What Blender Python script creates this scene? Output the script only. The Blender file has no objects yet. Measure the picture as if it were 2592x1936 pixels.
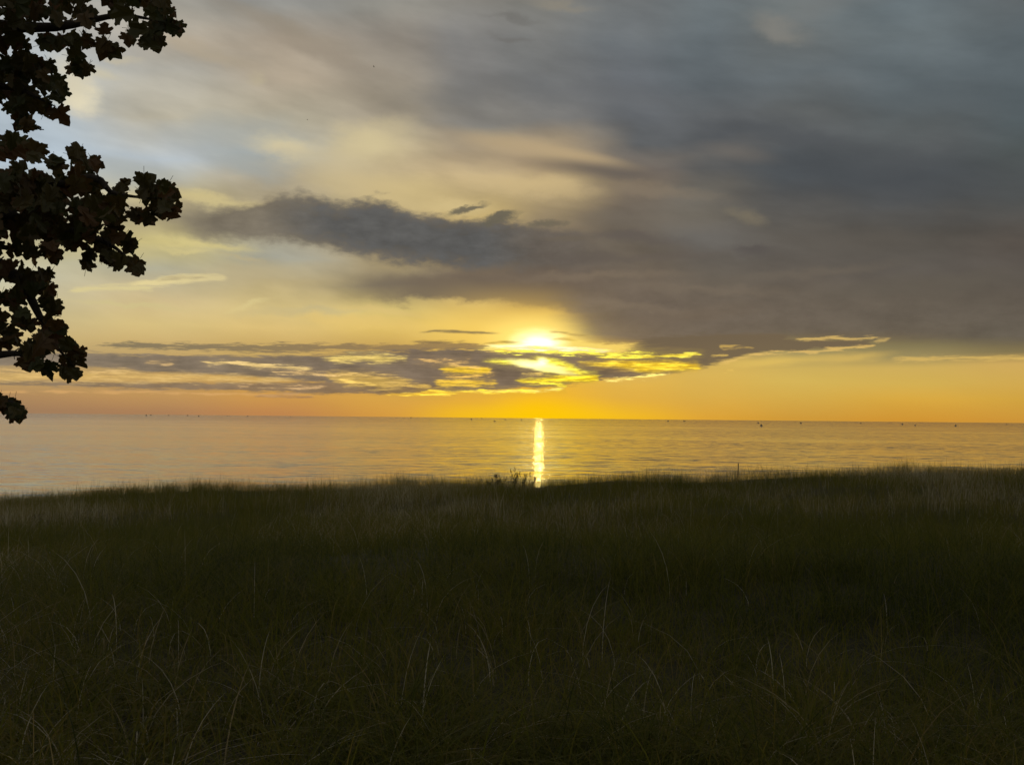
import bpy, bmesh, math, random
import numpy as np
from mathutils import Vector, Matrix

random.seed(7)
rng = np.random.default_rng(11)
SC = bpy.context.scene
COL = SC.collection
R = math.radians

# ------------------------------------------------------------------ camera
EYE = Vector((0.0, 0.0, 6.5))
FPX, CX, CY = 2522.0, 1296.0, 968.0          # the lens, measured in photograph pixels
PITCH, ROLL = R(2.04), R(0.55)
cam_d = bpy.data.cameras.new("camera")
cam_d.sensor_width = 36.0
cam_d.lens = 36.0 * FPX / 2592.0
cam_d.clip_start, cam_d.clip_end = 0.05, 200000.0
cam = bpy.data.objects.new("camera", cam_d)
COL.objects.link(cam)
CAM_ROT = Matrix.Rotation(math.pi / 2 + PITCH, 3, 'X') @ Matrix.Rotation(ROLL, 3, 'Z')
cam.matrix_world = Matrix.Translation(EYE) @ CAM_ROT.to_4x4()
SC.camera = cam

def ray(px, py):
    return (CAM_ROT @ Vector(((px - CX) / FPX, -(py - CY) / FPX, -1.0))).normalized()

def azel(px, py):
    d = ray(px, py)
    return math.degrees(math.atan2(d.x, d.y)), math.degrees(math.asin(d.z))

def at(px, py, dist):
    d = ray(px, py)
    return EYE + d * (dist / d.y)

# ------------------------------------------------------------------ exposure
SC.view_settings.view_transform = 'Standard'
SC.view_settings.look = 'None'
SC.view_settings.exposure = 0.0
SC.view_settings.gamma = 1.0
SC.cycles.use_adaptive_sampling = True
SC.cycles.adaptive_threshold = 0.015
SC.cycles.max_bounces = 6
SC.cycles.diffuse_bounces = 2
SC.cycles.glossy_bounces = 2
SC.cycles.transmission_bounces = 3
SC.cycles.sample_clamp_indirect = 2.0

# ------------------------------------------------------------------ sun
SUN_AZ, SUN_EL = azel(1366, 878)
sun_d = bpy.data.lights.new("sun", 'SUN')
sun_d.energy = 0.005
sun_d.angle = R(0.45)
sun_d.color = (1.0, 0.72, 0.20)
sun = bpy.data.objects.new("sun", sun_d)
COL.objects.link(sun)
_a, _e = R(SUN_AZ), R(SUN_EL)
sun_dir = Vector((math.sin(_a) * math.cos(_e), math.cos(_a) * math.cos(_e), math.sin(_e)))
sun.rotation_euler = sun_dir.to_track_quat('Z', 'Y').to_euler()
sun.location = sun_dir * 200

# ------------------------------------------------------------------ sky (world)
def lin(c):
    return tuple(((v / 255.0) / 12.92 if v / 255.0 <= 0.04045 else ((v / 255.0 + 0.055) / 1.055) ** 2.4) for v in c)

world = bpy.data.worlds.new("World")
SC.world = world
world.use_nodes = True
NT = world.node_tree
NT.nodes.clear()

def nd(t, **kw):
    n = NT.nodes.new(t)
    for k, v in kw.items():
        setattr(n, k, v)
    return n

def put(sock, v):
    if isinstance(v, bpy.types.NodeSocket):
        NT.links.new(v, sock)
    elif v is not None:
        sock.default_value = v

def mth(op, a, b=None, c=None):
    n = nd('ShaderNodeMath', operation=op)
    put(n.inputs[0], a); put(n.inputs[1], b); put(n.inputs[2], c)
    return n.outputs[0]

def sstep(v, lo, hi, a=0.0, b=1.0):
    n = nd('ShaderNodeMapRange', interpolation_type='SMOOTHSTEP')
    put(n.inputs[0], v)
    n.inputs[1].default_value, n.inputs[2].default_value = lo, hi
    n.inputs[3].default_value, n.inputs[4].default_value = a, b
    return n.outputs[0]

def mixc(f, a, b, mode='MIX'):
    n = nd('ShaderNodeMix', data_type='RGBA', blend_type=mode)
    put(n.inputs[0], f)
    put(n.inputs[6], a if isinstance(a, bpy.types.NodeSocket) else (*a, 1.0))
    put(n.inputs[7], b if isinstance(b, bpy.types.NodeSocket) else (*b, 1.0))
    return n.outputs[2]

def noise(u, v, seed, detail=5.0, rough=0.55, color=False):
    cb = nd('ShaderNodeCombineXYZ')
    put(cb.inputs[0], u); put(cb.inputs[1], v); put(cb.inputs[2], seed)
    n = nd('ShaderNodeTexNoise')
    n.inputs['Scale'].default_value = 1.0
    n.inputs['Detail'].default_value = detail
    n.inputs['Roughness'].default_value = rough
    NT.links.new(cb.outputs[0], n.inputs['Vector'])
    if color:
        s = nd('ShaderNodeSeparateColor')
        NT.links.new(n.outputs['Color'], s.inputs[0])
        return mth('SUBTRACT', s.outputs[0], 0.5), mth('SUBTRACT', s.outputs[1], 0.5)
    return mth('SUBTRACT', n.outputs[0], 0.5)

tc = nd('ShaderNodeTexCoord')
sep = nd('ShaderNodeSeparateXYZ')
NT.links.new(tc.outputs['Generated'], sep.inputs[0])
U = mth('MULTIPLY', mth('ARCTAN2', sep.outputs[0], sep.outputs[1]), 57.29578)
V = mth('MULTIPLY', mth('ARCSINE', sep.outputs[2]), 57.29578)
AMP = sstep(V, 3.5, 11.0, 0.06, 1.0)
# wide soft warp for the high cloud sheet, fine flat warp for the low stratus
a1, b1 = noise(mth('MULTIPLY', U, 0.11), mth('MULTIPLY', V, 0.22), 3.1, 3, 0.5, True)
Uh = mth('ADD', U, mth('MULTIPLY', mth('MULTIPLY', a1, 5.0), AMP))
Vh = mth('ADD', V, mth('MULTIPLY', mth('MULTIPLY', b1, 3.0), AMP))
a2, b2 = noise(mth('MULTIPLY', U, 0.55), mth('MULTIPLY', V, 2.6), 8.7, 6, 0.62, True)
Ul = mth('ADD', U, mth('MULTIPLY', a2, 1.4))
Vl = mth('ADD', V, mth('MULTIPLY', b2, 0.36))
# flat torn streaks that eat into the thin low clouds
TORN = noise(mth('MULTIPLY', U, 0.8), mth('MULTIPLY', V, 7.5), 14.2, 7, 0.66)
FINE = noise(mth('MULTIPLY', U, 1.1), mth('MULTIPLY', V, 13.0), 41.0, 5, 0.6)
TORN_H = noise(mth('MULTIPLY', U, 0.45), mth('MULTIPLY', V, 1.0), 33.0, 6, 0.6)
a3, b3 = noise(mth('MULTIPLY', U, 0.5), mth('MULTIPLY', V, 0.9), 5.3, 6, 0.6, True)
Um = mth('ADD', U, mth('MULTIPLY', a3, 2.2))
Vm = mth('ADD', V, mth('MULTIPLY', b3, 1.3))
WARP = {'hi': (Uh, Vh), 'lo': (Ul, Vl), 'mid': (Um, Vm), 'none': (U, V)}

# --- broad colours of the evening sky: columns of (height in the photograph, colour)
COLUMNS = [
 (0,    [(0,(163,161,152)),(200,(165,172,172)),(400,(165,176,180)),(560,(178,172,145)),(640,(190,180,140)),(700,(194,192,167)),(780,(200,188,148)),(850,(202,180,126)),(905,(165,145,110)),(960,(190,156,100)),(1000,(175,137,93)),(1040,(160,125,92))]),
 (400,  [(0,(152,147,134)),(100,(166,154,134)),(200,(164,159,145)),(300,(178,169,146)),(400,(165,171,171)),(470,(172,165,140)),(505,(200,185,138)),(560,(160,148,120)),(625,(200,186,128)),(680,(176,172,148)),(750,(206,186,140)),(820,(214,190,128)),(870,(202,172,112)),(930,(185,152,96)),(1000,(192,148,90)),(1043,(172,128,88))]),
 (700,  [(0,(138,136,128)),(100,(158,145,126)),(200,(164,150,128)),(300,(170,161,138)),(400,(156,160,154)),(460,(170,158,132)),(520,(170,155,122)),(640,(168,166,150)),(700,(188,171,128)),(780,(212,190,130)),(830,(222,192,122)),(870,(205,172,104)),(930,(195,160,90)),(1000,(206,153,78)),(1046,(190,133,78))]),
 (1000, [(0,(140,137,127)),(100,(140,132,120)),(200,(148,138,121)),(300,(155,144,124)),(360,(190,173,136)),(430,(186,167,129)),(500,(195,175,126)),(600,(180,160,118)),(670,(165,148,112)),(725,(128,117,97)),(785,(215,191,118)),(830,(226,193,105)),(880,(200,162,88)),(950,(210,165,80)),(1010,(217,164,72)),(1050,(212,153,66))]),
 (1200, [(0,(134,130,120)),(100,(124,122,118)),(200,(124,122,118)),(300,(130,126,118)),(350,(155,141,119)),(400,(164,146,117)),(450,(192,170,128)),(500,(194,172,125)),(560,(198,173,116)),(660,(140,124,98)),(710,(116,102,87)),(770,(205,177,110)),(830,(238,203,105)),(880,(230,190,90)),(950,(235,180,70)),(1020,(228,171,60)),(1055,(236,177,40))]),
 (1365, [(0,(130,128,120)),(100,(119,119,116)),(200,(112,113,112)),(300,(118,116,112)),(355,(158,141,115)),(390,(165,146,118)),(430,(158,138,109)),(470,(183,161,118)),(530,(163,144,110)),(600,(128,114,94)),(650,(112,102,89)),(710,(110,96,82)),(765,(150,125,85)),(800,(215,178,95)),(850,(250,215,110)),(920,(250,205,80)),(980,(240,182,55)),(1030,(250,190,22)),(1056,(255,196,0))]),
 (1600, [(0,(114,117,117)),(100,(106,111,114)),(200,(101,105,109)),(300,(99,102,105)),(350,(96,98,99)),(395,(112,105,97)),(435,(107,98,89)),(475,(124,111,95)),(550,(115,105,93)),(620,(107,98,86)),(700,(106,95,82)),(800,(108,93,77)),(860,(150,122,78)),(900,(222,182,92)),(950,(226,182,82)),(1000,(226,176,70)),(1040,(228,172,56)),(1058,(234,174,42))]),
 (1800, [(0,(107,115,118)),(90,(102,110,114)),(180,(96,103,107)),(280,(98,101,103)),(340,(88,91,94)),(385,(97,96,94)),(425,(90,90,89)),(480,(103,99,92)),(560,(110,104,94)),(620,(98,93,88)),(700,(100,93,83)),(800,(104,92,78)),(860,(125,106,76)),(905,(205,172,92)),(950,(218,180,88)),(1000,(217,173,76)),(1060,(219,161,54))]),
 (2020, [(0,(112,118,118)),(90,(108,113,113)),(180,(98,105,108)),(280,(94,97,97)),(350,(86,89,91)),(400,(80,84,87)),(455,(77,81,84)),(510,(84,84,83)),(580,(96,92,86)),(700,(98,91,83)),(800,(102,91,77)),(850,(118,102,74)),(880,(160,143,92)),(905,(172,152,94)),(935,(206,175,92)),(965,(212,179,88)),(1005,(212,171,76)),(1060,(207,153,58))]),
 (2300, [(0,(104,114,118)),(100,(104,113,116)),(200,(98,107,111)),(300,(92,97,98)),(380,(84,87,88)),(450,(78,81,83)),(520,(80,81,81)),(600,(88,84,78)),(700,(92,86,79)),(800,(100,90,76)),(845,(118,103,76)),(875,(132,120,84)),(905,(158,141,92)),(930,(206,173,92)),(970,(212,176,84)),(1010,(216,168,66)),(1063,(208,148,52))]),
 (2592, [(0,(92,98,100)),(100,(94,103,107)),(200,(90,99,103)),(300,(81,90,93)),(400,(80,86,86)),(500,(80,82,81)),(600,(90,83,76)),(700,(86,80,74)),(800,(97,87,75)),(850,(106,96,76)),(890,(132,117,80)),(920,(205,168,92)),(960,(208,170,84)),(1010,(210,164,66)),(1065,(204,147,56))]),
]
VTOP = 26.0
def ramp(stops, vsock):
    n = nd('ShaderNodeValToRGB')
    el = n.color_ramp.elements
    n.color_ramp.interpolation = 'LINEAR'
    st = sorted((max(0.0, min(1.0, v / VTOP)), c) for v, c in stops)
    el[0].position, el[0].color = st[0][0], (*st[0][1], 1)
    el[1].position, el[1].color = st[-1][0], (*st[-1][1], 1)
    for p, c in st[1:-1]:
        e = el.new(p); e.color = (*c, 1)
    put(n.inputs[0], mth('DIVIDE', vsock, VTOP))
    return n.outputs[0]

base = None
prev = None
for px, pts in COLUMNS:
    lift = max(0.0, 1.0 - px / 1700.0)
    st = [(azel(px, y)[1], tuple(v * (1.0 + k * lift * (y < 480)) for v, k in zip(lin(c), (0.19, 0.23, 0.33)))) for y, c in pts]
    st.append((VTOP, (0.17, 0.175, 0.175)))
    vq = Vh if base is None else mth('MULTIPLY_ADD', mth('MINIMUM', base, 1.0), 1e-9, Vh)
    r = ramp(st, vq)
    az = azel(px, 600)[0]
    base = r if base is None else mixc(sstep(mth('MULTIPLY_ADD', vq, 1e-9, Uh), prev, az), base, r)
    prev = az
col = base
# soft streaky light and shade in the high sheet
st1 = noise(mth('MULTIPLY', mth('ADD', U, mth('MULTIPLY', V, 0.5)), 0.22), mth('MULTIPLY', mth('ADD', V, mth('MULTIPLY', U, 0.10)), 0.62), 21.0, 4, 0.5)
gain = mth('ADD', 1.0, mth('MULTIPLY', mth('MULTIPLY', st1, 0.7), sstep(V, 3.0, 9.0, 0.15, 1.0)))
gcomb = nd('ShaderNodeCombineColor')
for i in range(3):
    put(gcomb.inputs[i], gain)
col = mixc(1.0, col, gcomb.outputs[0], 'MULTIPLY')

def curve(pts, uu, which):
    us = [azel(*p)[0] for p in pts]
    vs = [azel(*p)[1] for p in pts]
    u0, u1 = min(us), max(us)
    n = nd('ShaderNodeFloatCurve')
    n.mapping.use_clip = False
    n.mapping.extend = 'HORIZONTAL'
    c = n.mapping.curves[0]
    q = sorted(((u - u0) / (u1 - u0), v / VTOP) for u, v in zip(us, vs))
    c.points[0].location = q[0]
    c.points[1].location = q[-1]
    for a in q[1:-1]:
        c.points.new(*a)
    for p in c.points:
        p.handle_type = 'AUTO_CLAMPED'
    n.mapping.update()
    put(n.inputs[1], mth('DIVIDE', mth('SUBTRACT', uu, u0), u1 - u0))
    return mth('MULTIPLY', n.outputs[0], VTOP)

PPD = FPX * math.pi / 180.0          # photograph pixels per degree
def after(sock):
    """the same coordinate, but evaluated only once the layers below are done (keeps the shader small)"""
    return mth('MULTIPLY_ADD', DEP[0], 1e-9, sock)
DEP = [None]
def coords(warp):
    DEP[0] = mth('MINIMUM', col, 1.0)
    uu, vv = WARP[warp]
    return after(uu), after(vv)

def band(top, bot, colour, op=1.0, soft=(6, 6), fade=(60, 60), warp='lo', colour2=None, mode='MIX', torn=None, glow=0.0, vary=0.0):
    """a cloud or a gap between clouds, bounded by a top and a bottom line"""
    global col
    uu, vv = coords(warp)
    t, b = curve(top, uu, 0), curve(bot, uu, 1)
    xs = [p[0] for p in top] + [p[0] for p in bot]
    ym = sum(p[1] for p in top) / len(top)
    ul, ur = azel(min(xs), ym)[0], azel(max(xs), ym)[0]
    f = None
    if fade[0]:
        f = sstep(uu, ul, ul + fade[0] / PPD)
    if fade[1]:
        f2 = sstep(uu, ur - fade[1] / PPD, ur, 1.0, 0.0)
        f = f2 if f is None else mth('MULTIPLY', f, f2)
    if torn is None:
        torn = 42 if warp == 'lo' else 50 if warp == 'mid' else 0
    taper = torn >= 20 and warp == 'lo'
    d1 = mth('SUBTRACT', t, vv)
    d2 = mth('SUBTRACT', vv, b)
    if torn:
        tn = mth('MULTIPLY', TORN_H if warp == 'mid' else TORN, torn / PPD)
        d1 = mth('ADD', d1, tn)
        d2 = mth('ADD', d2, tn)
    if taper and f is not None:            # the ends thin out instead of fading
        e = mth('MULTIPLY', mth('SUBTRACT', f, 1.0), 16.0 / PPD)
        d1 = mth('ADD', d1, e)
        d2 = mth('ADD', d2, e)
    m = mth('MULTIPLY', sstep(d1, -soft[0] / PPD, soft[0] / PPD), sstep(d2, -soft[1] / PPD, soft[1] / PPD))
    if f is not None:
        m = mth('MULTIPLY', m, mth('POWER', f, 0.4) if taper else f)
    if glow:                                # thin cloud round the gap lets a little light through
        h_ = mth('MULTIPLY', sstep(d1, -20 / PPD, 10 / PPD), sstep(d2, -20 / PPD, 10 / PPD))
        h_ = mth('MULTIPLY', h_, 0.26 if glow > 1.5 else 0.20)
        if f is not None:
            h_ = mth('MULTIPLY', h_, f)
        warm = lin(tuple(a_ * 0.62 + b_ * 0.38 for a_, b_ in zip(colour, (120, 100, 80))))
        col = mixc(h_, col, warm)
    if op != 1.0:
        m = mth('MULTIPLY', m, op)
    c = lin(colour)
    if colour2 is not None:
        c = mixc(sstep(uu, ul, ur), lin(colour), lin(colour2))
    if vary:                                # uneven thickness of the cloud
        fine = vary > 1.25 and warp == 'lo'
        g = mth('ADD', 1.0, mth('MULTIPLY', mth('ADD', mth('MULTIPLY', TORN_H, 0.8), mth('MULTIPLY', TORN, 0.35)) if fine else TORN_H, vary))
        cg = nd('ShaderNodeCombineColor')
        for i_ in range(3):
            put(cg.inputs[i_], g)
        c = mixc(1.0, c, cg.outputs[0], 'MULTIPLY')
    if glow:                                # thin places glow, thick places stay dim
        hot = tuple(min(1.6, v * glow + 0.025) for v in lin(colour))
        c = mixc(sstep(TORN, -0.08, 0.18), tuple(v * 0.8 for v in lin(colour)) if colour2 is None else c, hot)
        m = mth('MULTIPLY', m, sstep(FINE, -0.20, -0.02, 0.35, 1.0))
    col = mixc(m, col, c, mode)

PASS = ['U', 'V', 'Uh', 'Vh', 'Um', 'Vm', 'Ul', 'Vl', 'TORN', 'TORN_H', 'FINE']
def layered(fn):
    """build one cloud layer as its own small node group (a very large flat tree is slow to edit)"""
    def run(*a, **k):
        G = globals()
        keep = {q: G[q] for q in PASS + ['NT', 'col', 'WARP']}
        g = bpy.data.node_groups.new('cloud_layer', 'ShaderNodeTree')
        g.interface.new_socket('col', in_out='INPUT', socket_type='NodeSocketColor')
        for q in PASS:
            g.interface.new_socket(q, in_out='INPUT', socket_type='NodeSocketFloat')
        g.interface.new_socket('col', in_out='OUTPUT', socket_type='NodeSocketColor')
        G['NT'] = g
        gi = g.nodes.new('NodeGroupInput')
        G['col'] = gi.outputs['col']
        for q in PASS:
            G[q] = gi.outputs[q]
        G['WARP'] = {'hi': (G['Uh'], G['Vh']), 'lo': (G['Ul'], G['Vl']), 'mid': (G['Um'], G['Vm']), 'none': (G['U'], G['V'])}
        fn(*a, **k)
        go = g.nodes.new('NodeGroupOutput')
        g.links.new(G['col'], go.inputs[0])
        G.update(keep)
        n = nd('ShaderNodeGroup')
        n.node_tree = g
        NT.links.new(col, n.inputs['col'])
        for q in PASS:
            NT.links.new(G[q], n.inputs[q])
        G['col'] = n.outputs[0]
    return run
band = layered(band)

def line(pts, thick, colour, op=1.0, soft=4, fade=(50, 50), warp='lo', colour2=None, torn=26, glow=0.0):
    n = len(pts)
    top, bot = [], []
    for i, (x, y) in enumerate(pts):
        k = math.sin(math.pi * (i + 0.35) / (n - 0.3)) ** 0.6
        top.append((x, y - thick * 0.5 * k)); bot.append((x, y + thick * 0.5 * k))
    band(top, bot, colour, op, (soft, soft), fade, warp, colour2, 'MIX', torn, glow)

def blob(px, py, rx, ry, colour, op=1.0, soft=0.5, ang=0.0, warp='mid', mode='MIX', gain=1.0):
    """an elliptic puff; soft 1 fades from its centre to its rim"""
    global col
    uu, vv = coords(warp)
    u0, v0 = azel(px, py)
    du, dv = mth('SUBTRACT', uu, u0), mth('SUBTRACT', vv, v0)
    ca, sa = math.cos(R(ang)), math.sin(R(ang))
    e1 = mth('ADD', mth('MULTIPLY', du, ca * PPD / rx), mth('MULTIPLY', dv, sa * PPD / rx))
    e2 = mth('ADD', mth('MULTIPLY', du, -sa * PPD / ry), mth('MULTIPLY', dv, ca * PPD / ry))
    d = mth('SQRT', mth('ADD', mth('MULTIPLY', e1, e1), mth('MULTIPLY', e2, e2)))
    m = mth('MULTIPLY', sstep(d, 1.0 - soft, 1.0 + soft * 0.25, 1.0, 0.0), op)
    c = tuple(v * gain for v in lin(colour))
    col = mixc(m, col, c, mode)

blob = layered(blob)
# --- high sheet
blob(205, 250, 60, 44, (226, 216, 186), 0.95, 0.9, -20)
blob(175, 195, 50, 60, (214, 204, 176), 0.8, 0.9)
blob(250, 185, 60, 16, (206, 196, 166), 0.6, 0.9, -6)
blob(310, 158, 40, 12, (200, 188, 158), 0.5, 0.9)
blob(650, 205, 30, 20, (186, 174, 146), 0.6, 0.9)
blob(715, 372, 95, 36, (212, 199, 162), 0.85, 0.95, -8)
blob(930, 362, 140, 62, (212, 196, 152), 0.8, 0.95, 14)
blob(870, 440, 190, 70, (202, 184, 142), 0.7, 0.95, -10)
blob(1010, 490, 200, 50, (208, 186, 134), 0.6, 0.95, -8)
blob(620, 420, 130, 40, (160, 166, 164), 0.6, 0.95, -10)
blob(560, 330, 200, 46, (163, 168, 165), 0.5, 0.95, 8)
blob(330, 440, 150, 46, (170, 177, 176), 0.5, 0.95, 0)
blob(1320, 372, 250, 30, (184, 162, 126), 0.75, 0.95, -9, 'none')
blob(1480, 400, 160, 20, (190, 166, 127), 0.6, 0.95, -12, 'none')
blob(1530, 432, 230, 26, (104, 96, 89), 0.7, 1.0, -6, 'none')
blob(1340, 470, 190, 30, (204, 180, 132), 0.75, 0.95, -4)
blob(1150, 525, 110, 26, (214, 192, 138), 0.7, 0.95)
blob(1870, 388, 110, 24, (118, 111, 103), 0.55, 1.0, -12, 'none')
blob(1890, 548, 55, 26, (128, 118, 98), 0.6, 0.95, -20)
blob(1970, 75, 90, 34, (134, 131, 123), 0.75, 0.95, -22)
blob(2060, 20, 130, 40, (118, 121, 120), 0.5, 0.95, 20)
blob(1300, 48, 90, 12, (108, 106, 102), 0.6, 0.95, -6)
blob(1290, 98, 70, 10, (108, 105, 101), 0.5, 0.95, -4)
blob(1420, 15, 110, 14, (146, 137, 120), 0.5, 0.95, -6)
blob(2250, 440, 420, 70, (76, 80, 84), 0.6, 0.95, -8)
blob(2000, 345, 240, 22, (82, 85, 88), 0.6, 0.95, -12)
blob(540, 505, 130, 16, (212, 195, 140), 0.7, 0.95, -4)
blob(520, 622, 140, 12, (214, 198, 134), 0.7, 0.95, -3)
blob(480, 636, 70, 8, (216, 200, 138), 0.6, 0.95, -3)
blob(620, 655, 70, 8, (190, 172, 128), 0.5, 0.95, -6)
# --- thin cirrus streak on the left
line([(300, 722), (420, 712), (520, 703), (578, 703)], 20, (226, 209, 152), 1.0, 5, (50, 20), 'lo', torn=18)
line([(380, 712), (450, 705), (530, 702)], 7, (178, 162, 124), 0.8, 4, (30, 30), 'lo', torn=14)
line([(150, 742), (230, 731), (300, 728), (420, 732)], 13, (218, 203, 148), 0.9, 5, (40, 40), 'lo', torn=22)
# --- the long slate cloud
band([(360,520),(450,515),(560,524),(640,510),(720,493),(800,503),(850,516),(900,507),(960,503),(1000,520),(1040,538),(1100,545),(1180,560),(1260,556),(1300,566),(1350,574),(1420,580),(1500,605),(1620,640)],
     [(360,585),(480,602),(600,607),(700,612),(800,624),(900,643),(1000,664),(1100,674),(1200,678),(1350,682),(1500,690),(1620,700)],
     (122,113,98), 0.95, (16, 20), (190, 210), 'mid', (100, 92, 84), torn=70, vary=1.0)
band([(620,540),(720,505),(850,525),(960,515),(1040,548),(1180,568),(1300,572),(1400,590)],
     [(620,575),(800,605),(960,640),(1100,662),(1250,668),(1400,672)],
     (88,89,89), 0.85, (26, 24), (220, 200), 'mid', torn=110, vary=1.2)
blob(1185, 530, 56, 11, (104, 98, 84), 0.9, 0.6, 18)
blob(1268, 553, 62, 15, (104, 98, 84), 0.95, 0.6, 20)
blob(1385, 565, 62, 10, (110, 102, 86), 0.85, 0.7, 6)
blob(1440, 605, 90, 12, (108, 98, 84), 0.7, 0.8, 0)
# --- brown shade under it
band([(820,715),(950,695),(1100,690),(1300,690),(1550,690)], [(820,742),(1000,764),(1150,757),(1300,766),(1550,800)],
     (116,103,87), 0.85, (26, 13), (240, 60), 'mid', (108, 94, 80))
blob(1330, 850, 300, 120, (255, 208, 92), 0.6, 1.0, 0, 'none')
# --- big brown cloud on the right, its lower rim over the sun
band([(1370,700),(1700,720),(2100,730),(2700,740)], [(1370,834),(1500,858),(1600,868),(1700,876),(1850,866),(2000,850),(2200,852),(2450,862),(2700,866)],
     (117,104,90), 0.8, (75, 20), (140, 0), 'lo', (101, 93, 82), torn=14, vary=0.8)
blob(1480, 700, 280, 14, (128, 113, 95), 0.6, 0.95, 2)
blob(1600, 602, 150, 17, (97, 89, 83), 0.7, 0.95, -3)
blob(1500, 655, 180, 16, (98, 89, 81), 0.6, 0.95, 0)
blob(1700, 650, 190, 13, (100, 91, 83), 0.5, 0.95, 4)
blob(1800, 600, 170, 40, (114, 111, 105), 0.55, 0.95, -12)
blob(1910, 632, 75, 16, (86, 80, 77), 0.7, 0.95, -10)
blob(1620, 560, 200, 26, (118, 109, 97), 0.5, 0.95, -6)
blob(2150, 610, 320, 40, (96, 90, 82), 0.5, 0.95, -4)
blob(2350, 720, 300, 30, (100, 93, 82), 0.5, 0.95, 3)
blob(1700, 800, 240, 26, (116, 101, 84), 0.5, 0.95, 4)
blob(2400, 250, 320, 50, (84, 92, 96), 0.5, 0.95, -6)
blob(1500, 240, 300, 36, (104, 106, 108), 0.5, 0.95, -6)
blob(1180, 230, 200, 40, (116, 115, 112), 0.5, 0.95, 10)
blob(820, 130, 220, 30, (148, 136, 120), 0.5, 0.95, -16)
blob(700, 60, 200, 22, (150, 139, 122), 0.5, 0.95, -12)
blob(520, 130, 160, 26, (176, 161, 136), 0.5, 0.95, -14)
blob(1560, 770, 200, 16, (132, 116, 96), 0.5, 0.95, -6)
blob(1780, 730, 260, 16, (122, 109, 93), 0.5, 0.95, -4)
blob(1650, 480, 200, 20, (136, 122, 103), 0.5, 0.95, -8)
blob(2050, 690, 240, 18, (112, 102, 89), 0.5, 0.95, 4)
# --- light through the high sheet round the hidden sun
blob(1355, 862, 150, 72, (255, 224, 118), 0.9, 1.0, 0, 'none', gain=1.25)
blob(760, 790, 170, 16, (188, 176, 136), 0.6, 0.95, 4)
blob(640, 775, 70, 10, (220, 202, 142), 0.6, 0.95, 14)
blob(900, 815, 260, 22, (232, 198, 116), 0.5, 0.95, -4)
blob(960, 785, 120, 12, (222, 192, 122), 0.5, 0.95, -6)
blob(330, 772, 160, 9, (208, 194, 138), 0.6, 0.95, -2)
blob(620, 690, 200, 30, (190, 174, 134), 0.5, 0.95, 6)
band([(1140,884),(1240,874),(1310,858),(1360,845),(1420,854),(1500,868),(1600,873),(1760,880),(1840,880)], [(1140,885),(1240,886),(1300,888),(1400,889),(1560,893),(1700,890),(1840,882)], (255,232,120), 0.95, (6, 5), (90, 120), 'lo', (250, 205, 100))
blob(1360, 866, 74, 36, (255, 242, 180), 1.0, 1.0, 0, 'lo', gain=1.8)
blob(1364, 874, 44, 24, (255, 246, 210), 1.0, 1.0, 0, 'lo', gain=2.0)
blob(1380, 882, 150, 9, (255, 250, 210), 1.0, 0.8, -2, 'lo', gain=2.0)
line([(1230,880),(1300,880),(1400,883),(1480,888),(1580,892)], 13, (255,246,190), 1.0, 5, (60, 60), 'lo', torn=20)
# --- low stratus, left and centre
band([(200,874),(300,871),(400,869),(600,872),(800,871),(1000,873),(1100,868),(1200,870),(1300,880)],
     [(200,876),(300,879),(420,882),(520,887),(650,890),(800,889),(900,890),(1000,890),(1300,888)],
     (128,116,92), 0.9, (4, 5), (60, 120), 'lo', (150, 122, 82))
band([(-200,890),(0,890),(150,893),(320,897),(420,898),(600,902),(700,900),(800,900),(900,892),(1000,886),(1100,884),(1200,886),(1300,890),(1450,893),(1560,894),(1700,890),(1800,880)],
     [(-200,930),(0,926),(150,926),(300,936),(420,945),(600,953),(700,960),(800,966),(900,985),(1000,995),(1100,994),(1200,990),(1300,985),(1420,978),(1520,962),(1620,955),(1800,925)],
     (130,117,100), 0.97, (5, 5), (10, 40), 'lo', (116, 99, 84), torn=34, vary=1.5)
band([(-200,966),(0,964),(300,966),(500,967),(800,966),(1000,972),(1200,978)], [(-200,972),(0,974),(300,982),(600,988),(800,995),(1000,997),(1200,990)],
     (140,121,98), 0.95, (5, 5), (10, 120), 'lo', (132, 108, 82), torn=36, vary=1.3)
line([(600,1004),(700,1001),(760,1004),(830,1002)], 7, (160,122,86), 0.8, 3, (50, 50), 'lo')
line([(-200,990),(300,992),(560,998),(860,1001)], 4, (222,172,108), 0.6, 4, (60, 80), 'lo')
band([(1560,872),(1680,852),(1790,845),(1900,844),(1960,845),(2000,855),(2100,861),(2225,862)], [(1560,950),(1680,950),(1740,938),(1790,927),(1850,911),(1930,892),(2000,889),(2100,883),(2170,876),(2225,866)],
     (114,98,76), 0.95, (6, 5), (90, 25), 'lo', torn=28)
# --- gaps of light in it
line([(470,915),(600,920),(720,930),(810,937)], 8, (234,200,128), 0.95, 3, (60, 30), 'lo', glow=1.25)
line([(330,915),(420,919),(480,922)], 4, (206,170,112), 0.7, 3, (40, 40), 'lo', glow=1.25)
line([(-100,938),(100,936),(300,938),(400,940)], 6, (210,174,112), 0.8, 4, (60, 60), 'lo', glow=1.25)
band([(-200,952),(100,944),(300,944),(500,949),(650,955),(820,963)], [(-200,962),(100,962),(300,964),(500,963),(650,965),(820,966)], (208,172,104), 0.9, (8, 8), (60, 90), 'lo', (226, 184, 104), glow=1.25)
band([(780,905),(880,900),(960,896),(1000,905),(1045,908)], [(780,908),(880,913),(960,916),(1010,911),(1045,909)], (236,204,110), 0.95, (8, 7), (70, 20), 'lo', glow=1.25)
band([(800,944),(900,944),(980,952),(1070,958)], [(800,948),(880,972),(980,982),(1070,966)], (226,184,88), 0.7, (8, 8), (40, 60), 'lo', glow=1.25)
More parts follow.
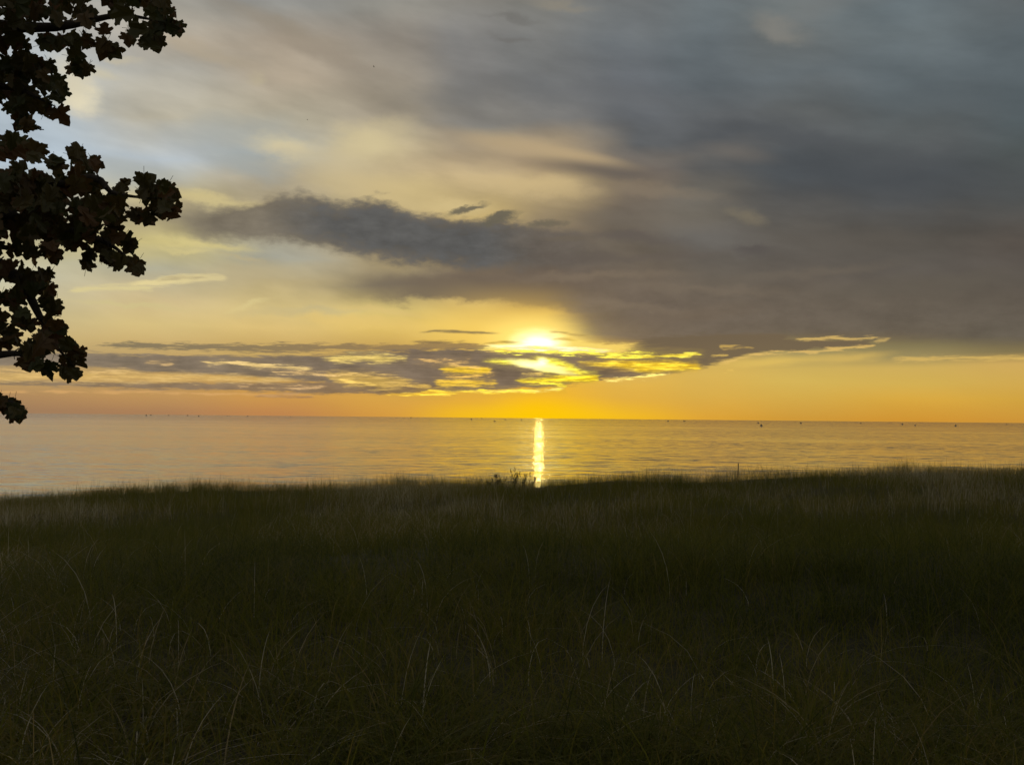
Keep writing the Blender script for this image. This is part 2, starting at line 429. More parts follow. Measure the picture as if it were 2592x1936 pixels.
line([(840,954),(900,968),(1000,978)], 6, (250,208,104), 0.9, 4, (30, 60), 'lo', glow=1.25)
line([(810,945),(900,947),(1060,957)], 4, (236,194,112), 0.8, 3, (30, 60), 'lo', glow=1.25)
band([(1100,935),(1180,929),(1260,939)], [(1100,937),(1180,948),(1260,942)], (255,208,45), 1.0, (8, 7), (25, 25), 'lo', glow=1.25)
line([(1070,920),(1160,924),(1230,934)], 3, (240,194,110), 0.8, 3, (30, 30), 'lo', glow=1.25)
band([(1080,968),(1180,960),(1275,968)], [(1080,971),(1180,976),(1275,970)], (255,206,60), 0.95, (8, 7), (25, 25), 'lo', glow=1.25)
line([(1000,974),(1060,976),(1110,980)], 6, (240,194,90), 0.8, 4, (30, 30), 'lo', glow=1.25)
line([(1300,944),(1340,946),(1390,944)], 4, (255,214,110), 0.7, 3, (20, 20), 'lo', glow=1.25)
# --- white streaks next to the sun
band([(1200,914),(1260,913),(1340,911),(1372,906),(1400,913),(1440,920),(1470,938),(1540,948)], [(1200,915),(1260,919),(1330,926),(1390,938),(1440,947),(1540,950)], (255,226,70), 1.0, (8, 7), (40, 30), 'lo', torn=22, glow=1.9)
band([(1285,966),(1350,961),(1400,953),(1470,950),(1530,951)], [(1285,969),(1350,970),(1430,968),(1480,966),(1530,960)], (255,212,35), 1.0, (8, 7), (40, 20), 'lo', torn=22, glow=1.9)
blob(1360, 925, 84, 12, (255, 244, 170), 0.95, 0.9, -8, 'lo', gain=1.8)
blob(1371, 918, 17, 15, (255, 244, 190), 1.0, 1.0, 0, 'lo', gain=1.7)
blob(1410, 938, 60, 9, (255, 240, 150), 0.9, 0.9, -12, 'lo', gain=1.3)
line([(1000,998),(1100,994),(1200,992),(1300,990),(1400,986),(1432,982),(1446,978)], 7, (255,206,30), 1.0, 3, (60, 8), 'lo', (255, 240, 130), glow=1.9)
line([(1340,968),(1400,972),(1430,977),(1445,982)], 7, (255,222,60), 1.0, 3, (30, 8), 'lo', glow=1.9)
line([(920,1000),(1080,996),(1200,993)], 8, (255,200,60), 0.85, 3, (80, 60), 'lo', glow=1.9)
line([(1220,888),(1300,890),(1380,888),(1480,892),(1580,895),(1700,892)], 7, (255,226,70), 0.95, 4, (50, 60), 'lo', torn=60, glow=1.9)
line([(1490,904),(1560,905),(1650,901),(1740,898),(1810,896)], 8, (255,220,70), 1.0, 3, (30, 40), 'lo', glow=1.9)
band([(1430,921),(1530,917),(1600,913),(1720,917),(1800,923)], [(1430,922),(1520,926),(1580,932),(1650,942),(1720,938),(1800,929)], (252,202,45), 0.95, (8, 8), (50, 40), 'lo', torn=24, glow=1.9)
line([(1500,962),(1600,958),(1660,952),(1710,944)], 5, (255,214,110), 1.0, 3, (40, 20), 'lo', glow=1.9)
line([(1470,932),(1560,934),(1640,936)], 5, (150,118,62), 0.6, 4, (40, 40), 'lo', glow=1.9)
line([(640,938),(760,944),(900,950)], 5, (214,176,112), 0.6, 4, (60, 60), 'lo', torn=40, glow=1.9)
line([(560,972),(700,976),(860,984)], 5, (196,158,106), 0.5, 4, (60, 60), 'lo', torn=44, glow=1.9)
line([(1010,912),(1120,914),(1220,912)], 4, (226,180,100), 0.6, 3, (60, 40), 'lo', torn=40, glow=1.9)
line([(1080,950),(1180,952),(1280,950)], 4, (224,176,84), 0.6, 3, (60, 40), 'lo', torn=44, glow=1.9)
# --- thin dark streaks above
line([(1055,842),(1110,838),(1180,841),(1280,845)], 6, (130,112,80), 0.85, 3, (30, 60), 'none', torn=14)
line([(1030,864),(1120,866),(1220,868)], 6, (140,116,78), 0.8, 3, (40, 60), 'none', torn=14)
line([(1215,869),(1270,867),(1330,865)], 5, (170,136,60), 0.8, 3, (30, 30), 'none', torn=14)
line([(1375,842),(1410,841),(1450,847),(1500,852)], 4, (150,122,70), 0.6, 3, (30, 30), 'none', torn=14)
line([(1385,860),(1420,858),(1470,862)], 5, (200,158,60), 0.6, 3, (20, 30), 'none', torn=14)
# --- dark tongue pointing right, with its lit lower rim
line([(1700,946),(1790,930),(1850,914),(1930,895),(2000,891),(2100,886),(2180,877),(2265,866)], 5, (232,192,108), 0.75, 3, (140, 60), 'lo', torn=34)
line([(1985,857),(2060,858),(2140,857),(2270,852)], 5, (220,184,106), 0.8, 3, (30, 60), 'lo')
line([(1800,878),(1860,880),(1930,883)], 5, (214,176,92), 0.7, 3, (30, 30), 'lo')
line([(1790,899),(1830,898),(1860,896)], 4, (240,200,100), 0.7, 3, (20, 20), 'lo')
line([(2190,870),(2230,862),(2280,856)], 9, (206,174,104), 0.7, 4, (30, 30), 'lo')
blob(1960, 915, 150, 14, (228, 192, 96), 0.7, 0.95, 4, 'lo')
blob(2150, 905, 110, 14, (222, 186, 96), 0.6, 0.95, 4, 'lo')
line([(2180,912),(2350,908),(2480,906),(2700,908)], 9, (224,186,100), 0.7, 5, (90, 0), 'lo')
line([(1815,941),(1845,939),(1875,941)], 4, (236,196,96), 0.7, 3, (20, 20), 'lo')
# --- warm glow along the horizon below the sun
blob(1375, 1052, 360, 46, (255, 202, 8), 0.7, 1.0, 0, 'none')

# --- the rest of the dome: clear dusk sky (Nishita) under a broken grey deck
sky = nd('ShaderNodeTexSky', sky_type='NISHITA')
sky.sun_disc = False
sky.sun_elevation = R(SUN_EL)
sky.sun_rotation = R(SUN_AZ)
sky.air_density, sky.dust_density, sky.ozone_density = 1.0, 2.0, 1.5
bg_sky = nd('ShaderNodeBackground')
NT.links.new(sky.outputs[0], bg_sky.inputs[0])
bg_sky.inputs[1].default_value = 0.05
bg_cloud = nd('ShaderNodeBackground')
NT.links.new(col, bg_cloud.inputs[0])
bg_cloud.inputs[1].default_value = 1.0
deck = noise(mth('MULTIPLY', sep.outputs[0], 2.2), mth('MULTIPLY', sep.outputs[1], 2.2), 2.0, 5, 0.55)
bg_deck = nd('ShaderNodeBackground')
NT.links.new(mixc(sstep(deck, -0.2, 0.2), (0.09, 0.095, 0.10), (0.24, 0.23, 0.215)), bg_deck.inputs[0])
mix_a = nd('ShaderNodeMixShader')
put(mix_a.inputs[0], sstep(deck, -0.12, 0.05, 0.55, 0.95))
NT.links.new(bg_sky.outputs[0], mix_a.inputs[1]); NT.links.new(bg_deck.outputs[0], mix_a.inputs[2])
mix_b = nd('ShaderNodeMixShader')
front = mth('MULTIPLY', mth('MULTIPLY', sstep(U, -75, -42), sstep(U, 42, 75, 1.0, 0.0)), sstep(V, 27.0, 42.0, 1.0, 0.0))
put(mix_b.inputs[0], front)
NT.links.new(mix_a.outputs[0], mix_b.inputs[1]); NT.links.new(bg_cloud.outputs[0], mix_b.inputs[2])
out = nd('ShaderNodeOutputWorld')
NT.links.new(mix_b.outputs[0], out.inputs[0])
world.cycles.sampling_method = 'MANUAL'
world.cycles.sample_map_resolution = 512

# ------------------------------------------------------------------ helpers
def tag(o, label=None, cat=None, group=None, kind=None):
    for k, v in (('label', label), ('category', cat), ('group', group), ('kind', kind)):
        if v:
            o[k] = v
    return o

def empty(name, loc, rz=0.0):
    o = bpy.data.objects.new(name, None)
    o.location = loc
    o.rotation_euler = (0, 0, rz)
    o.empty_display_size = 0.2
    COL.objects.link(o)
    return o

def mesh_obj(name, verts, faces, mat, parent=None, smooth=True):
    me = bpy.data.meshes.new(name)
    me.from_pydata([tuple(v) for v in verts], [], faces)
    me.update()
    if smooth:
        me.polygons.foreach_set('use_smooth', [True] * len(me.polygons))
    me.materials.append(mat)
    o = bpy.data.objects.new(name, me)
    COL.objects.link(o)
    if parent is not None:
        o.parent = parent
    return o

def fast_mesh(name, verts, quads, tris, mat, attrs=()):
    """big mesh from numpy arrays"""
    me = bpy.data.meshes.new(name)
    nv, nq, nt = len(verts), len(quads), len(tris)
    me.vertices.add(nv)
    me.vertices.foreach_set('co', verts.astype(np.float32).ravel())
    me.loops.add(nq * 4 + nt * 3)
    me.loops.foreach_set('vertex_index', np.concatenate([quads.ravel(), tris.ravel()]).astype(np.int32))
    me.polygons.add(nq + nt)
    starts = np.concatenate([np.arange(nq) * 4, nq * 4 + np.arange(nt) * 3]).astype(np.int32)
    me.polygons.foreach_set('loop_start', starts)
    me.polygons.foreach_set('use_smooth', np.ones(nq + nt, dtype=bool))
    for an, arr in attrs:
        a = me.attributes.new(an, 'FLOAT', 'POINT')
        a.data.foreach_set('value', arr.astype(np.float32))
    me.update(calc_edges=True)
    me.validate()
    me.materials.append(mat)
    o = bpy.data.objects.new(name, me)
    COL.objects.link(o)
    return o

class Tubes:
    """bars and tapered tubes collected into one mesh"""
    def __init__(self):
        self.v, self.f = [], []
    def tube(self, pts, radii, seg=8):
        pts = [Vector(p) for p in pts]
        base = len(self.v)
        for i, p in enumerate(pts):
            t = (pts[min(i + 1, len(pts) - 1)] - pts[max(i - 1, 0)]).normalized()
            a = t.cross(Vector((0.31, 0.17, 0.93)))
            if a.length < 1e-3:
                a = t.cross(Vector((1, 0, 0)))
            a.normalize()
            b = t.cross(a)
            for k in range(seg):
                w = 2 * math.pi * k / seg
                self.v.append(p + (a * math.cos(w) + b * math.sin(w)) * radii[i])
        for i in range(len(pts) - 1):
            for k in range(seg):
                k2 = (k + 1) % seg
                self.f.append((base + i * seg + k, base + i * seg + k2, base + (i + 1) * seg + k2, base + (i + 1) * seg + k))
        self.f.append(tuple(base + k for k in range(seg - 1, -1, -1)))
        self.f.append(tuple(base + (len(pts) - 1) * seg + k for k in range(seg)))
    def build(self, name, mat, parent=None):
        return mesh_obj(name, self.v, self.f, mat, parent)

def spline(pts, n):
    """Catmull-Rom through points"""
    P = [Vector(p) for p in pts]
    P = [P[0] * 2 - P[1]] + P + [P[-1] * 2 - P[-2]]
    outp = []
    segs = len(P) - 3
    for i in range(n):
        f = i / (n - 1) * segs
        k = min(int(f), segs - 1)
        t = f - k
        a, b, c, d = P[k:k + 4]
        outp.append(0.5 * ((2 * b) + (c - a) * t + (2 * a - 5 * b + 4 * c - d) * t * t + (3 * b - a - 3 * c + d) * t ** 3))
    return outp

def material(name):
    m = bpy.data.materials.new(name)
    m.use_nodes = True
    return m, m.node_tree, m.node_tree.nodes['Principled BSDF']

def simple(name, c, rough=0.6, scale=20.0, var=0.25):
    m, t, p = material(name)
    n = t.nodes.new('ShaderNodeTexNoise')
    n.inputs['Scale'].default_value = scale
    n.inputs['Detail'].default_value = 4
    r = t.nodes.new('ShaderNodeValToRGB')
    r.color_ramp.elements[0].position, r.color_ramp.elements[1].position = 0.3, 0.7
    r.color_ramp.elements[0].color = (*[v * (1 - var) for v in c], 1)
    r.color_ramp.elements[1].color = (*[v * (1 + var) for v in c], 1)
    tcn = t.nodes.new('ShaderNodeTexCoord')
    t.links.new(tcn.outputs['Object'], n.inputs['Vector'])
    t.links.new(n.outputs[0], r.inputs[0])
    t.links.new(r.outputs[0], p.inputs['Base Color'])
    p.inputs['Roughness'].default_value = rough
    return m

# ------------------------------------------------------------------ the dune
GRASS_H = 0.33
CREST_Y = 34.0
_crest = []
for px, py in [(-700,1300),(-300,1275),(0,1262),(120,1250),(250,1236),(420,1229),(650,1227),(900,1222),(1000,1218),(1150,1216),(1270,1214),(1345,1221),(1430,1212),(1560,1201),(1740,1204),(1850,1205),(1990,1193),(2200,1187),(2370,1179),(2440,1178),(2490,1186),(2592,1184),(2900,1185),(3300,1180)]:
    p = at(px, py, CREST_Y)
    _crest.append((p.x, p.z - GRASS_H))
_cx = np.array([c[0] for c in _crest]); _cz = np.array([c[1] for c in _crest])

def crest_z(x):
    return np.interp(x, _cx, _cz)

def vnoise(x, y, f, seed):
    """smooth value noise"""
    x = np.asarray(x) * f + seed * 17.3; y = np.asarray(y) * f + seed * 9.1
    xi, yi = np.floor(x), np.floor(y)
    def h(a, b):
        s = np.sin(a * 127.1 + b * 311.7 + seed * 74.7) * 43758.5453
        return s - np.floor(s)
    fx, fy = x - xi, y - yi
    fx, fy = fx * fx * (3 - 2 * fx), fy * fy * (3 - 2 * fy)
    return (h(xi, yi) * (1 - fx) + h(xi + 1, yi) * fx) * (1 - fy) + (h(xi, yi + 1) * (1 - fx) + h(xi + 1, yi + 1) * fx) * fy

def sm(t):
    t = np.clip(t, 0, 1)
    return t * t * (3 - 2 * t)

def ground(x, y):
    x = np.asarray(x, dtype=float); y = np.asarray(y, dtype=float)
    near = 4.85
    z = near + (crest_z(x) - near) * sm(y / CREST_Y) 
    z = z + (0.34 * (vnoise(x, y, 0.16, 1) - 0.5) + 0.16 * (vnoise(x, y, 0.5, 2) - 0.5)) * sm((y + 4) / 6) * (1 - sm((y - 26) / 8))
    z = z - 0.22 * np.exp(-((y - 20) / 6) ** 2) 
    z = z - (z + 1.2) * sm((y - CREST_Y - 1.0) / 26.0)
    return z

def axis(fine, step, far):
    a = np.arange(-fine, fine + step, step)
    b = fine + np.array([4, 10, 20, 40, 80, 160, 320, 700, far])
    return np.concatenate([-b[::-1], a, b])

xs = axis(48, 0.6, 1600)
ys = np.concatenate([-np.array([1600, 700, 300, 120, 60, 30, 15]), np.arange(-8, 64, 0.6), np.array([70, 80, 100])])
X, Y = np.meshgrid(xs, ys)
Z = ground(X, Y)
verts = np.stack([X.ravel(), Y.ravel(), Z.ravel()], 1)
nx, ny = len(xs), len(ys)
i, j = np.meshgrid(np.arange(nx - 1), np.arange(ny - 1))
a = (j * nx + i).ravel()
quads = np.stack([a, a + 1, a + nx + 1, a + nx], 1)

m_dune, t, p = material('dune_soil')
n1 = t.nodes.new('ShaderNodeTexNoise'); n1.inputs['Scale'].default_value = 3.0; n1.inputs['Detail'].default_value = 8
tcn = t.nodes.new('ShaderNodeTexCoord')
t.links.new(tcn.outputs['Object'], n1.inputs['Vector'])
rr = t.nodes.new('ShaderNodeValToRGB')
rr.color_ramp.elements[0].position, rr.color_ramp.elements[1].position = 0.3, 0.72
rr.color_ramp.elements[0].color = (0.030, 0.027, 0.010, 1)
rr.color_ramp.elements[1].color = (0.085, 0.075, 0.028, 1)
t.links.new(n1.outputs[0], rr.inputs[0]); t.links.new(rr.outputs[0], p.inputs['Base Color'])
p.inputs['Roughness'].default_value = 0.95
bp = t.nodes.new('ShaderNodeBump'); bp.inputs['Strength'].default_value = 0.5; bp.inputs['Distance'].default_value = 0.05
t.links.new(n1.outputs[0], bp.inputs['Height']); t.links.new(bp.outputs[0], p.inputs['Normal'])
dune = fast_mesh('dune', verts, quads, np.zeros((0, 3), int), m_dune)
tag(dune, 'low sandy dune covered in long grass above the lake', 'dune', kind='structure')

# ------------------------------------------------------------------ the lake
m_water, t, p = material('lake_water')
p.inputs['Base Color'].default_value = (0.012, 0.020, 0.020, 1)
p.inputs['IOR'].default_value = 1.333
p.inputs['Roughness'].default_value = 0.03
p.inputs['Coat Weight'].default_value = 0.35
p.inputs['Coat Roughness'].default_value = 0.26
p.inputs['Coat IOR'].default_value = 1.333
geo = t.nodes.new('ShaderNodeNewGeometry')
sp = t.nodes.new('ShaderNodeSeparateXYZ')
t.links.new(geo.outputs['Position'], sp.inputs[0])
def wm(op, a, b=None):
    n = t.nodes.new('ShaderNodeMath'); n.operation = op
    for k, v in enumerate((a, b)):
        if isinstance(v, bpy.types.NodeSocket): t.links.new(v, n.inputs[k])
        elif v is not None: n.inputs[k].default_value = v
    return n.outputs[0]
def wn(sx, sy, detail, rough, seed):
    cb = t.nodes.new('ShaderNodeCombineXYZ')
    t.links.new(wm('MULTIPLY', sp.outputs[0], sx), cb.inputs[0])
    t.links.new(wm('MULTIPLY', sp.outputs[1], sy), cb.inputs[1])
    cb.inputs[2].default_value = seed
    n = t.nodes.new('ShaderNodeTexNoise'); n.inputs['Scale'].default_value = 1
    n.inputs['Detail'].default_value = detail; n.inputs['Roughness'].default_value = rough
    t.links.new(cb.outputs[0], n.inputs['Vector'])
    s = t.nodes.new('ShaderNodeSeparateColor'); t.links.new(n.outputs['Color'], s.inputs[0])
    return wm('SUBTRACT', s.outputs[0], 0.5), wm('SUBTRACT', s.outputs[1], 0.5)
def wmap(v, lo, hi, a, b):
    n = t.nodes.new('ShaderNodeMapRange'); n.interpolation_type = 'SMOOTHSTEP'
    t.links.new(v, n.inputs[0])
    for k, q in zip((1, 2, 3, 4), (lo, hi, a, b)): n.inputs[k].default_value = q
    return n.outputs[0]
f1x, f1y = wn(0.32, 1.7, 4, 0.62, 1.0)                # small ripples
f2x, f2y = wn(0.06, 0.30, 4, 0.6, 4.0)            # long low swell, crests along the shore
f4x, f4y = wn(0.045, 0.42, 2, 0.5, 11.0)           # sparse dark wave faces
f3x, f3y = wn(0.004, 0.012, 3, 0.6, 7.0)            # patches of ruffled and smooth water
calm = wmap(f3x, -0.16, 0.16, 0.35, 1.45)
dist = wmap(sp.outputs[1], 200.0, 2000.0, 1.0, 3.8)
shore = wmap(sp.outputs[1], 110.0, 420.0, 1.0, 0.35)
slope_x = wm('MULTIPLY', wm('MULTIPLY', f1x, 0.25), calm)
slope_y = wm('ADD', wm('MULTIPLY', wm('MULTIPLY', wm('MULTIPLY', f1y, 0.74), calm), dist),
             wm('ADD', wm('MULTIPLY', wm('MULTIPLY', f2y, 0.16), shore), wm('MULTIPLY', wmap(f4y, 0.10, 0.24, 0.0, 0.16), shore)))
cbn = t.nodes.new('ShaderNodeCombineXYZ')
t.links.new(slope_x, cbn.inputs[0]); t.links.new(slope_y, cbn.inputs[1]); cbn.inputs[2].default_value = 1.0
nrm = t.nodes.new('ShaderNodeVectorMath'); nrm.operation = 'NORMALIZE'
t.links.new(cbn.outputs[0], nrm.inputs[0])
t.links.new(nrm.outputs[0], p.inputs['Normal'])
t.links.new(nrm.outputs[0], p.inputs['Coat Normal'])
wx = np.array([-90000, -20000, -4000, -800, 0, 800, 4000, 20000, 90000.0])
wy = np.array([40, 90, 200, 600, 2000, 8000, 30000, 120000.0])
X, Y = np.meshgrid(wx, wy)
verts = np.stack([X.ravel(), Y.ravel(), np.zeros(X.size)], 1)
i, j = np.meshgrid(np.arange(len(wx) - 1), np.arange(len(wy) - 1))
a = (j * len(wx) + i).ravel()
lake = fast_mesh('lake', verts, np.stack([a, a + 1, a + len(wx) + 1, a + len(wx)], 1), np.zeros((0, 3), int), m_water)
tag(lake, 'calm wide lake with a bright sun path across it', 'lake', kind='structure')

# ------------------------------------------------------------------ the grass (nobody could count it)
m_grass = bpy.data.materials.new('dune_grass')
m_grass.use_nodes = True
t = m_grass.node_tree; t.nodes.clear()
at_t = t.nodes.new('ShaderNodeAttribute'); at_t.attribute_name = 'tint'
rr = t.nodes.new('ShaderNodeValToRGB')
e = rr.color_ramp.elements
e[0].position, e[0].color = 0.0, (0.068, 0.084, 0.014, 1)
e[1].position, e[1].color = 1.0, (0.78, 0.70, 0.52, 1)  # palest stop, also used for the glints painted on blade tips
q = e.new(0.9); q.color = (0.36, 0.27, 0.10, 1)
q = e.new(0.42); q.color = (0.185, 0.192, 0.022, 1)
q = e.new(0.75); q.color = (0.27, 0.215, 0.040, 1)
t.links.new(at_t.outputs['Fac'], rr.inputs[0])
pb = t.nodes.new('ShaderNodeBsdfPrincipled')
pb.inputs['Roughness'].default_value = 0.45
pb.inputs['Specular IOR Level'].default_value = 0.14
t.links.new(rr.outputs[0], pb.inputs['Base Color'])
tl = t.nodes.new('ShaderNodeBsdfTranslucent')
t.links.new(rr.outputs[0], tl.inputs[0])
mx = t.nodes.new('ShaderNodeMixShader'); mx.inputs[0].default_value = 0.6
t.links.new(pb.outputs[0], mx.inputs[1]); t.links.new(tl.outputs[0], mx.inputs[2])
oo = t.nodes.new('ShaderNodeOutputMaterial'); t.links.new(mx.outputs[0], oo.inputs[0])

def blades(bx, by, phi, h, bend, width, tint, segs):
    """arching blades as tapered ribbons"""
    n = len(bx)
    bz = ground(bx, by) - 0.02
    s = np.linspace(0, 1, segs + 1)
    dx, dy = np.cos(phi), np.sin(phi)
    tw = phi + np.pi / 2 + rng.normal(0, 0.5, n)
    wxv, wyv = np.cos(tw), np.sin(tw)
    vl = []
    for k, q in enumerate(s):
        out_ = bend * h * q ** 2
        up = h * (q - 0.42 * bend * q ** 2.4)
        cx_, cy_, cz_ = bx + dx * out_, by + dy * out_, bz + up
        if k < segs:
            w = width * 0.5 * (1 - 0.75 * q ** 1.6)
            vl.append(np.stack([cx_ - wxv * w, cy_ - wyv * w, cz_], 1))
            vl.append(np.stack([cx_ + wxv * w, cy_ + wyv * w, cz_], 1))
        else:
            vl.append(np.stack([cx_, cy_, cz_], 1))
    nvb = 2 * segs + 1
    v = np.stack(vl, 1).reshape(-1, 3)
    base_i = np.arange(n)[:, None] * nvb
    qd = np.concatenate([base_i + np.array([[2 * k, 2 * k + 1, 2 * k + 3, 2 * k + 2]]) for k in range(segs - 1)], 0)
    tr = base_i + np.array([[2 * segs - 2, 2 * segs - 1, 2 * segs]])
    tint_v = np.repeat(np.clip(tint, 0, 1), nvb)
    return v, qd, tr, tint_v

def clumps(d0, d1, dens, per, spread, margin=1.3):
    """clump centres in the wedge the picture can see, then blades round them"""
    area = 0.74 * (d1 * d1 - d0 * d0) + 2 * margin * (d1 - d0)
    nc = int(area * dens / per)
    d = np.sqrt(rng.uniform(d0 * d0, d1 * d1, nc))
    x = rng.uniform(-1, 1, nc) * (0.74 * d + margin)
    rep = np.repeat(np.arange(nc), per)
    ang = rng.uniform(0, 2 * np.pi, len(rep))
    rad = np.abs(rng.normal(0, spread, len(rep)))
    vig = rng.uniform(0.75, 1.2, nc)[rep]
    dry = rng.normal(0.0, 0.14, nc)[rep]
    return x[rep] + np.cos(ang) * rad, d[rep] + np.sin(ang) * rad, ang, vig, dry

V_, Q_, T_, A_ = [], [], [], []
off = 0
def add_layer(d0, d1, dens, per, spread, h0, hs, w0, bend0, segs, tint0, lump=0.0, tip=0.0):
    global off
    bx, by, ang, vig, dry = clumps(d0, d1, dens, per, spread)
    n = len(bx)
    patch = vnoise(bx, by, 0.33, 5)
    keep = rng.uniform(0, 1, n) < 0.75 + 0.45 * patch
    bx, by, ang, vig, dry, patch = (q[keep] for q in (bx, by, ang, vig, dry, patch))
    n = len(bx)
    h = np.clip(rng.normal(h0, hs, n), 0.15, 1.2) * vig * (0.8 + 0.35 * patch)
    if lump:                                # uneven tufts along the crest
        h = h * (1 - 0.5 * lump + lump * vnoise(bx, by, 0.55, 21)) * (1 - 0.25 * lump + 0.5 * lump * vnoise(bx, by, 1.6, 23))
    phi = ang + rng.normal(0, 0.9, n)
    bend = np.clip(np.abs(rng.normal(bend0, 0.3, n)), 0.03, 1.5)
    w = w0 * rng.uniform(0.7, 1.3, n)
    tint = np.clip(rng.normal(tint0, 0.2, n) + dry + 0.55 * (vnoise(bx, by, 0.25, 9) - 0.5) + 0.25 * (vnoise(bx, by, 0.7, 12) - 0.5), 0, 1)
    v, q, tr, tv = blades(bx, by, phi, h, bend, w, tint, segs)
    if tip:                                 # pale tint on the bent tip imitates a glint
        prof = np.repeat(np.linspace(0, 1, segs + 1), 2)[:2 * segs + 1]
        tv = np.tile(np.where(prof > 0.8, tip, 0.40), n)
    V_.append(v); Q_.append(q + off); T_.append(tr + off); A_.append(tv)
    off += len(v)

add_layer(1.7, 5.5, 900, 26, 0.13, 0.47, 0.12, 0.0064, 0.95, 6, 0.33)  # nearer layers get a darker tint, foreground shade put into the colour
add_layer(5.5, 11.0, 520, 22, 0.14, 0.49, 0.12, 0.0054, 0.9, 5, 0.37)
add_layer(11.0, 22.0, 330, 18, 0.16, 0.50, 0.11, 0.0044, 0.75, 4, 0.42)
add_layer(22.0, 37.0, 270, 16, 0.18, 0.48, 0.09, 0.0042, 0.5, 3, 0.64, lump=0.7)  # lighter tint paints in the backlight along the ridge
add_layer(1.9, 5.5, 7, 3, 0.22, 0.50, 0.12, 0.006, 1.15, 7, 0.6)      # dry arching blades
add_layer(26.0, 36.5, 4, 2, 0.3, 0.66, 0.14, 0.0045, 0.15, 3, 0.6)       # tall thin stalks on the crest
add_layer(2.6, 5.4, 3.6, 2, 0.10, 0.50, 0.08, 0.0095, 1.0, 8, 0.5, tip=1.0)       # a few wide blades, glints painted on their bent tips
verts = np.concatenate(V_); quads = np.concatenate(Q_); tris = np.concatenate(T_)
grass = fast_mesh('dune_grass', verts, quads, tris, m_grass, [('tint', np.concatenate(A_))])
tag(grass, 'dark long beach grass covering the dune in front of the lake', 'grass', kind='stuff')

# ------------------------------------------------------------------ maple tree on the left
m_bark = simple('maple_bark', (0.055, 0.042, 0.030), 0.9, 14.0, 0.5)
m_leaf = bpy.data.materials.new('maple_leaf')
m_leaf.use_nodes = True
t = m_leaf.node_tree; t.nodes.clear()
at_t = t.nodes.new('ShaderNodeAttribute'); at_t.attribute_name = 'tint'
rr = t.nodes.new('ShaderNodeValToRGB')
e = rr.color_ramp.elements
e[0].position, e[0].color = 0.0, (0.065, 0.074, 0.015, 1)
e[1].position, e[1].color = 1.0, (0.165, 0.078, 0.025, 1)
q = e.new(0.6); q.color = (0.110, 0.080, 0.019, 1)
t.links.new(at_t.outputs['Fac'], rr.inputs[0])
pb = t.nodes.new('ShaderNodeBsdfPrincipled'); pb.inputs['Roughness'].default_value = 0.5
t.links.new(rr.outputs[0], pb.inputs['Base Color'])
tl = t.nodes.new('ShaderNodeBsdfTranslucent'); t.links.new(rr.outputs[0], tl.inputs[0])
mx = t.nodes.new('ShaderNodeMixShader'); mx.inputs[0].default_value = 0.3
t.links.new(pb.outputs[0], mx.inputs[1]); t.links.new(tl.outputs[0], mx.inputs[2])
oo = t.nodes.new('ShaderNodeOutputMaterial'); t.links.new(mx.outputs[0], oo.inputs[0])

HALF = [(0.0, 0.02), (0.10, -0.07), (0.24, -0.06), (0.37, -0.10), (0.40, 0.02), (0.45, 0.07), (0.34, 0.13), (0.48, 0.20), (0.57, 0.22), (0.64, 0.33),
        (0.56, 0.40), (0.53, 0.49), (0.39, 0.46), (0.245, 0.48), (0.29, 0.62), (0.35, 0.71), (0.25, 0.77), (0.16, 0.88), (0.0, 1.0)]
MID = [(0.0, 0.75), (0.0, 0.5), (0.0, 0.25)]
def leaf_shape():
    pts = HALF + MID
    nh, nm = len(HALF), len(MID)
    right = list(range(nh + nm))
    mirror = {}
    allp = list(pts)
    for k in range(1, nh - 1):
        mirror[k] = len(allp)
        allp.append((-pts[k][0], pts[k][1]))
    left = [0] + [nh + nm - 1 - k for k in range(nm)] + [nh - 1] + [mirror[k] for k in range(nh - 2, 0, -1)]
    return np.array(allp), right, left
LP, LR, LL = leaf_shape()

class Leaves:
    def __init__(self):
        self.v, self.f, self.t, self.n = [], [], [], 0
    def add(self, pos, tipdir, normal, size, tint, stalk=True):
        y = tipdir.normalized()
        z = (normal - y * normal.dot(y))
        if z.length < 1e-3:
            z = y.orthogonal()
        z.normalize()
        x = y.cross(z)
        B = np.array([x, y, z])                    # rows
        P = LP * np.array([random.uniform(0.85, 1.12), 1.0])
        fold, droop = random.uniform(-0.05, 0.45), random.uniform(0.05, 0.55)
        curl = random.uniform(-0.3, 0.35)
        zz = fold * np.abs(P[:, 0]) - droop * P[:, 1] ** 2 + curl * P[:, 0] * P[:, 1] + 0.05 * np.sin(9 * P[:, 0] + 7 * P[:, 1])
        L = np.stack([P[:, 0], P[:, 1], zz], 1) * size
        W = L @ B + np.array(pos)
        self.v.append(W)
        self.f.append([k + self.n for k in LR]); self.f.append([k + self.n for k in LL])
        self.t.append(np.full(len(W), tint)); self.n += len(W)
        if stalk:                                   # leaf stalk, a thin triangle prism back to the twig
            bk = -y * size * random.uniform(0.25, 0.5) + Vector((0, 0, size * random.uniform(0.0, 0.15)))
            p0, p1 = Vector(pos), Vector(pos) + bk
            w = 0.0012
            c = []
            for q in (p0, p1):
                c += [q + x * w, q - x * 0.5 * w + z * w, q - x * 0.5 * w - z * w]
            k = self.n
            self.v.append(np.array([tuple(q) for q in c]))
            self.f += [[k, k + 1, k + 4, k + 3], [k + 1, k + 2, k + 5, k + 4], [k + 2, k, k + 3, k + 5]]
            self.t.append(np.full(6, tint)); self.n += 6
    def build(self, name, mat, parent):
        o = mesh_obj(name, np.concatenate(self.v).tolist(), self.f, mat, parent, smooth=False)
        a = o.data.attributes.new('tint', 'FLOAT', 'POINT')
        a.data.foreach_set('value', np.concatenate(self.t).astype(np.float32))
        return o

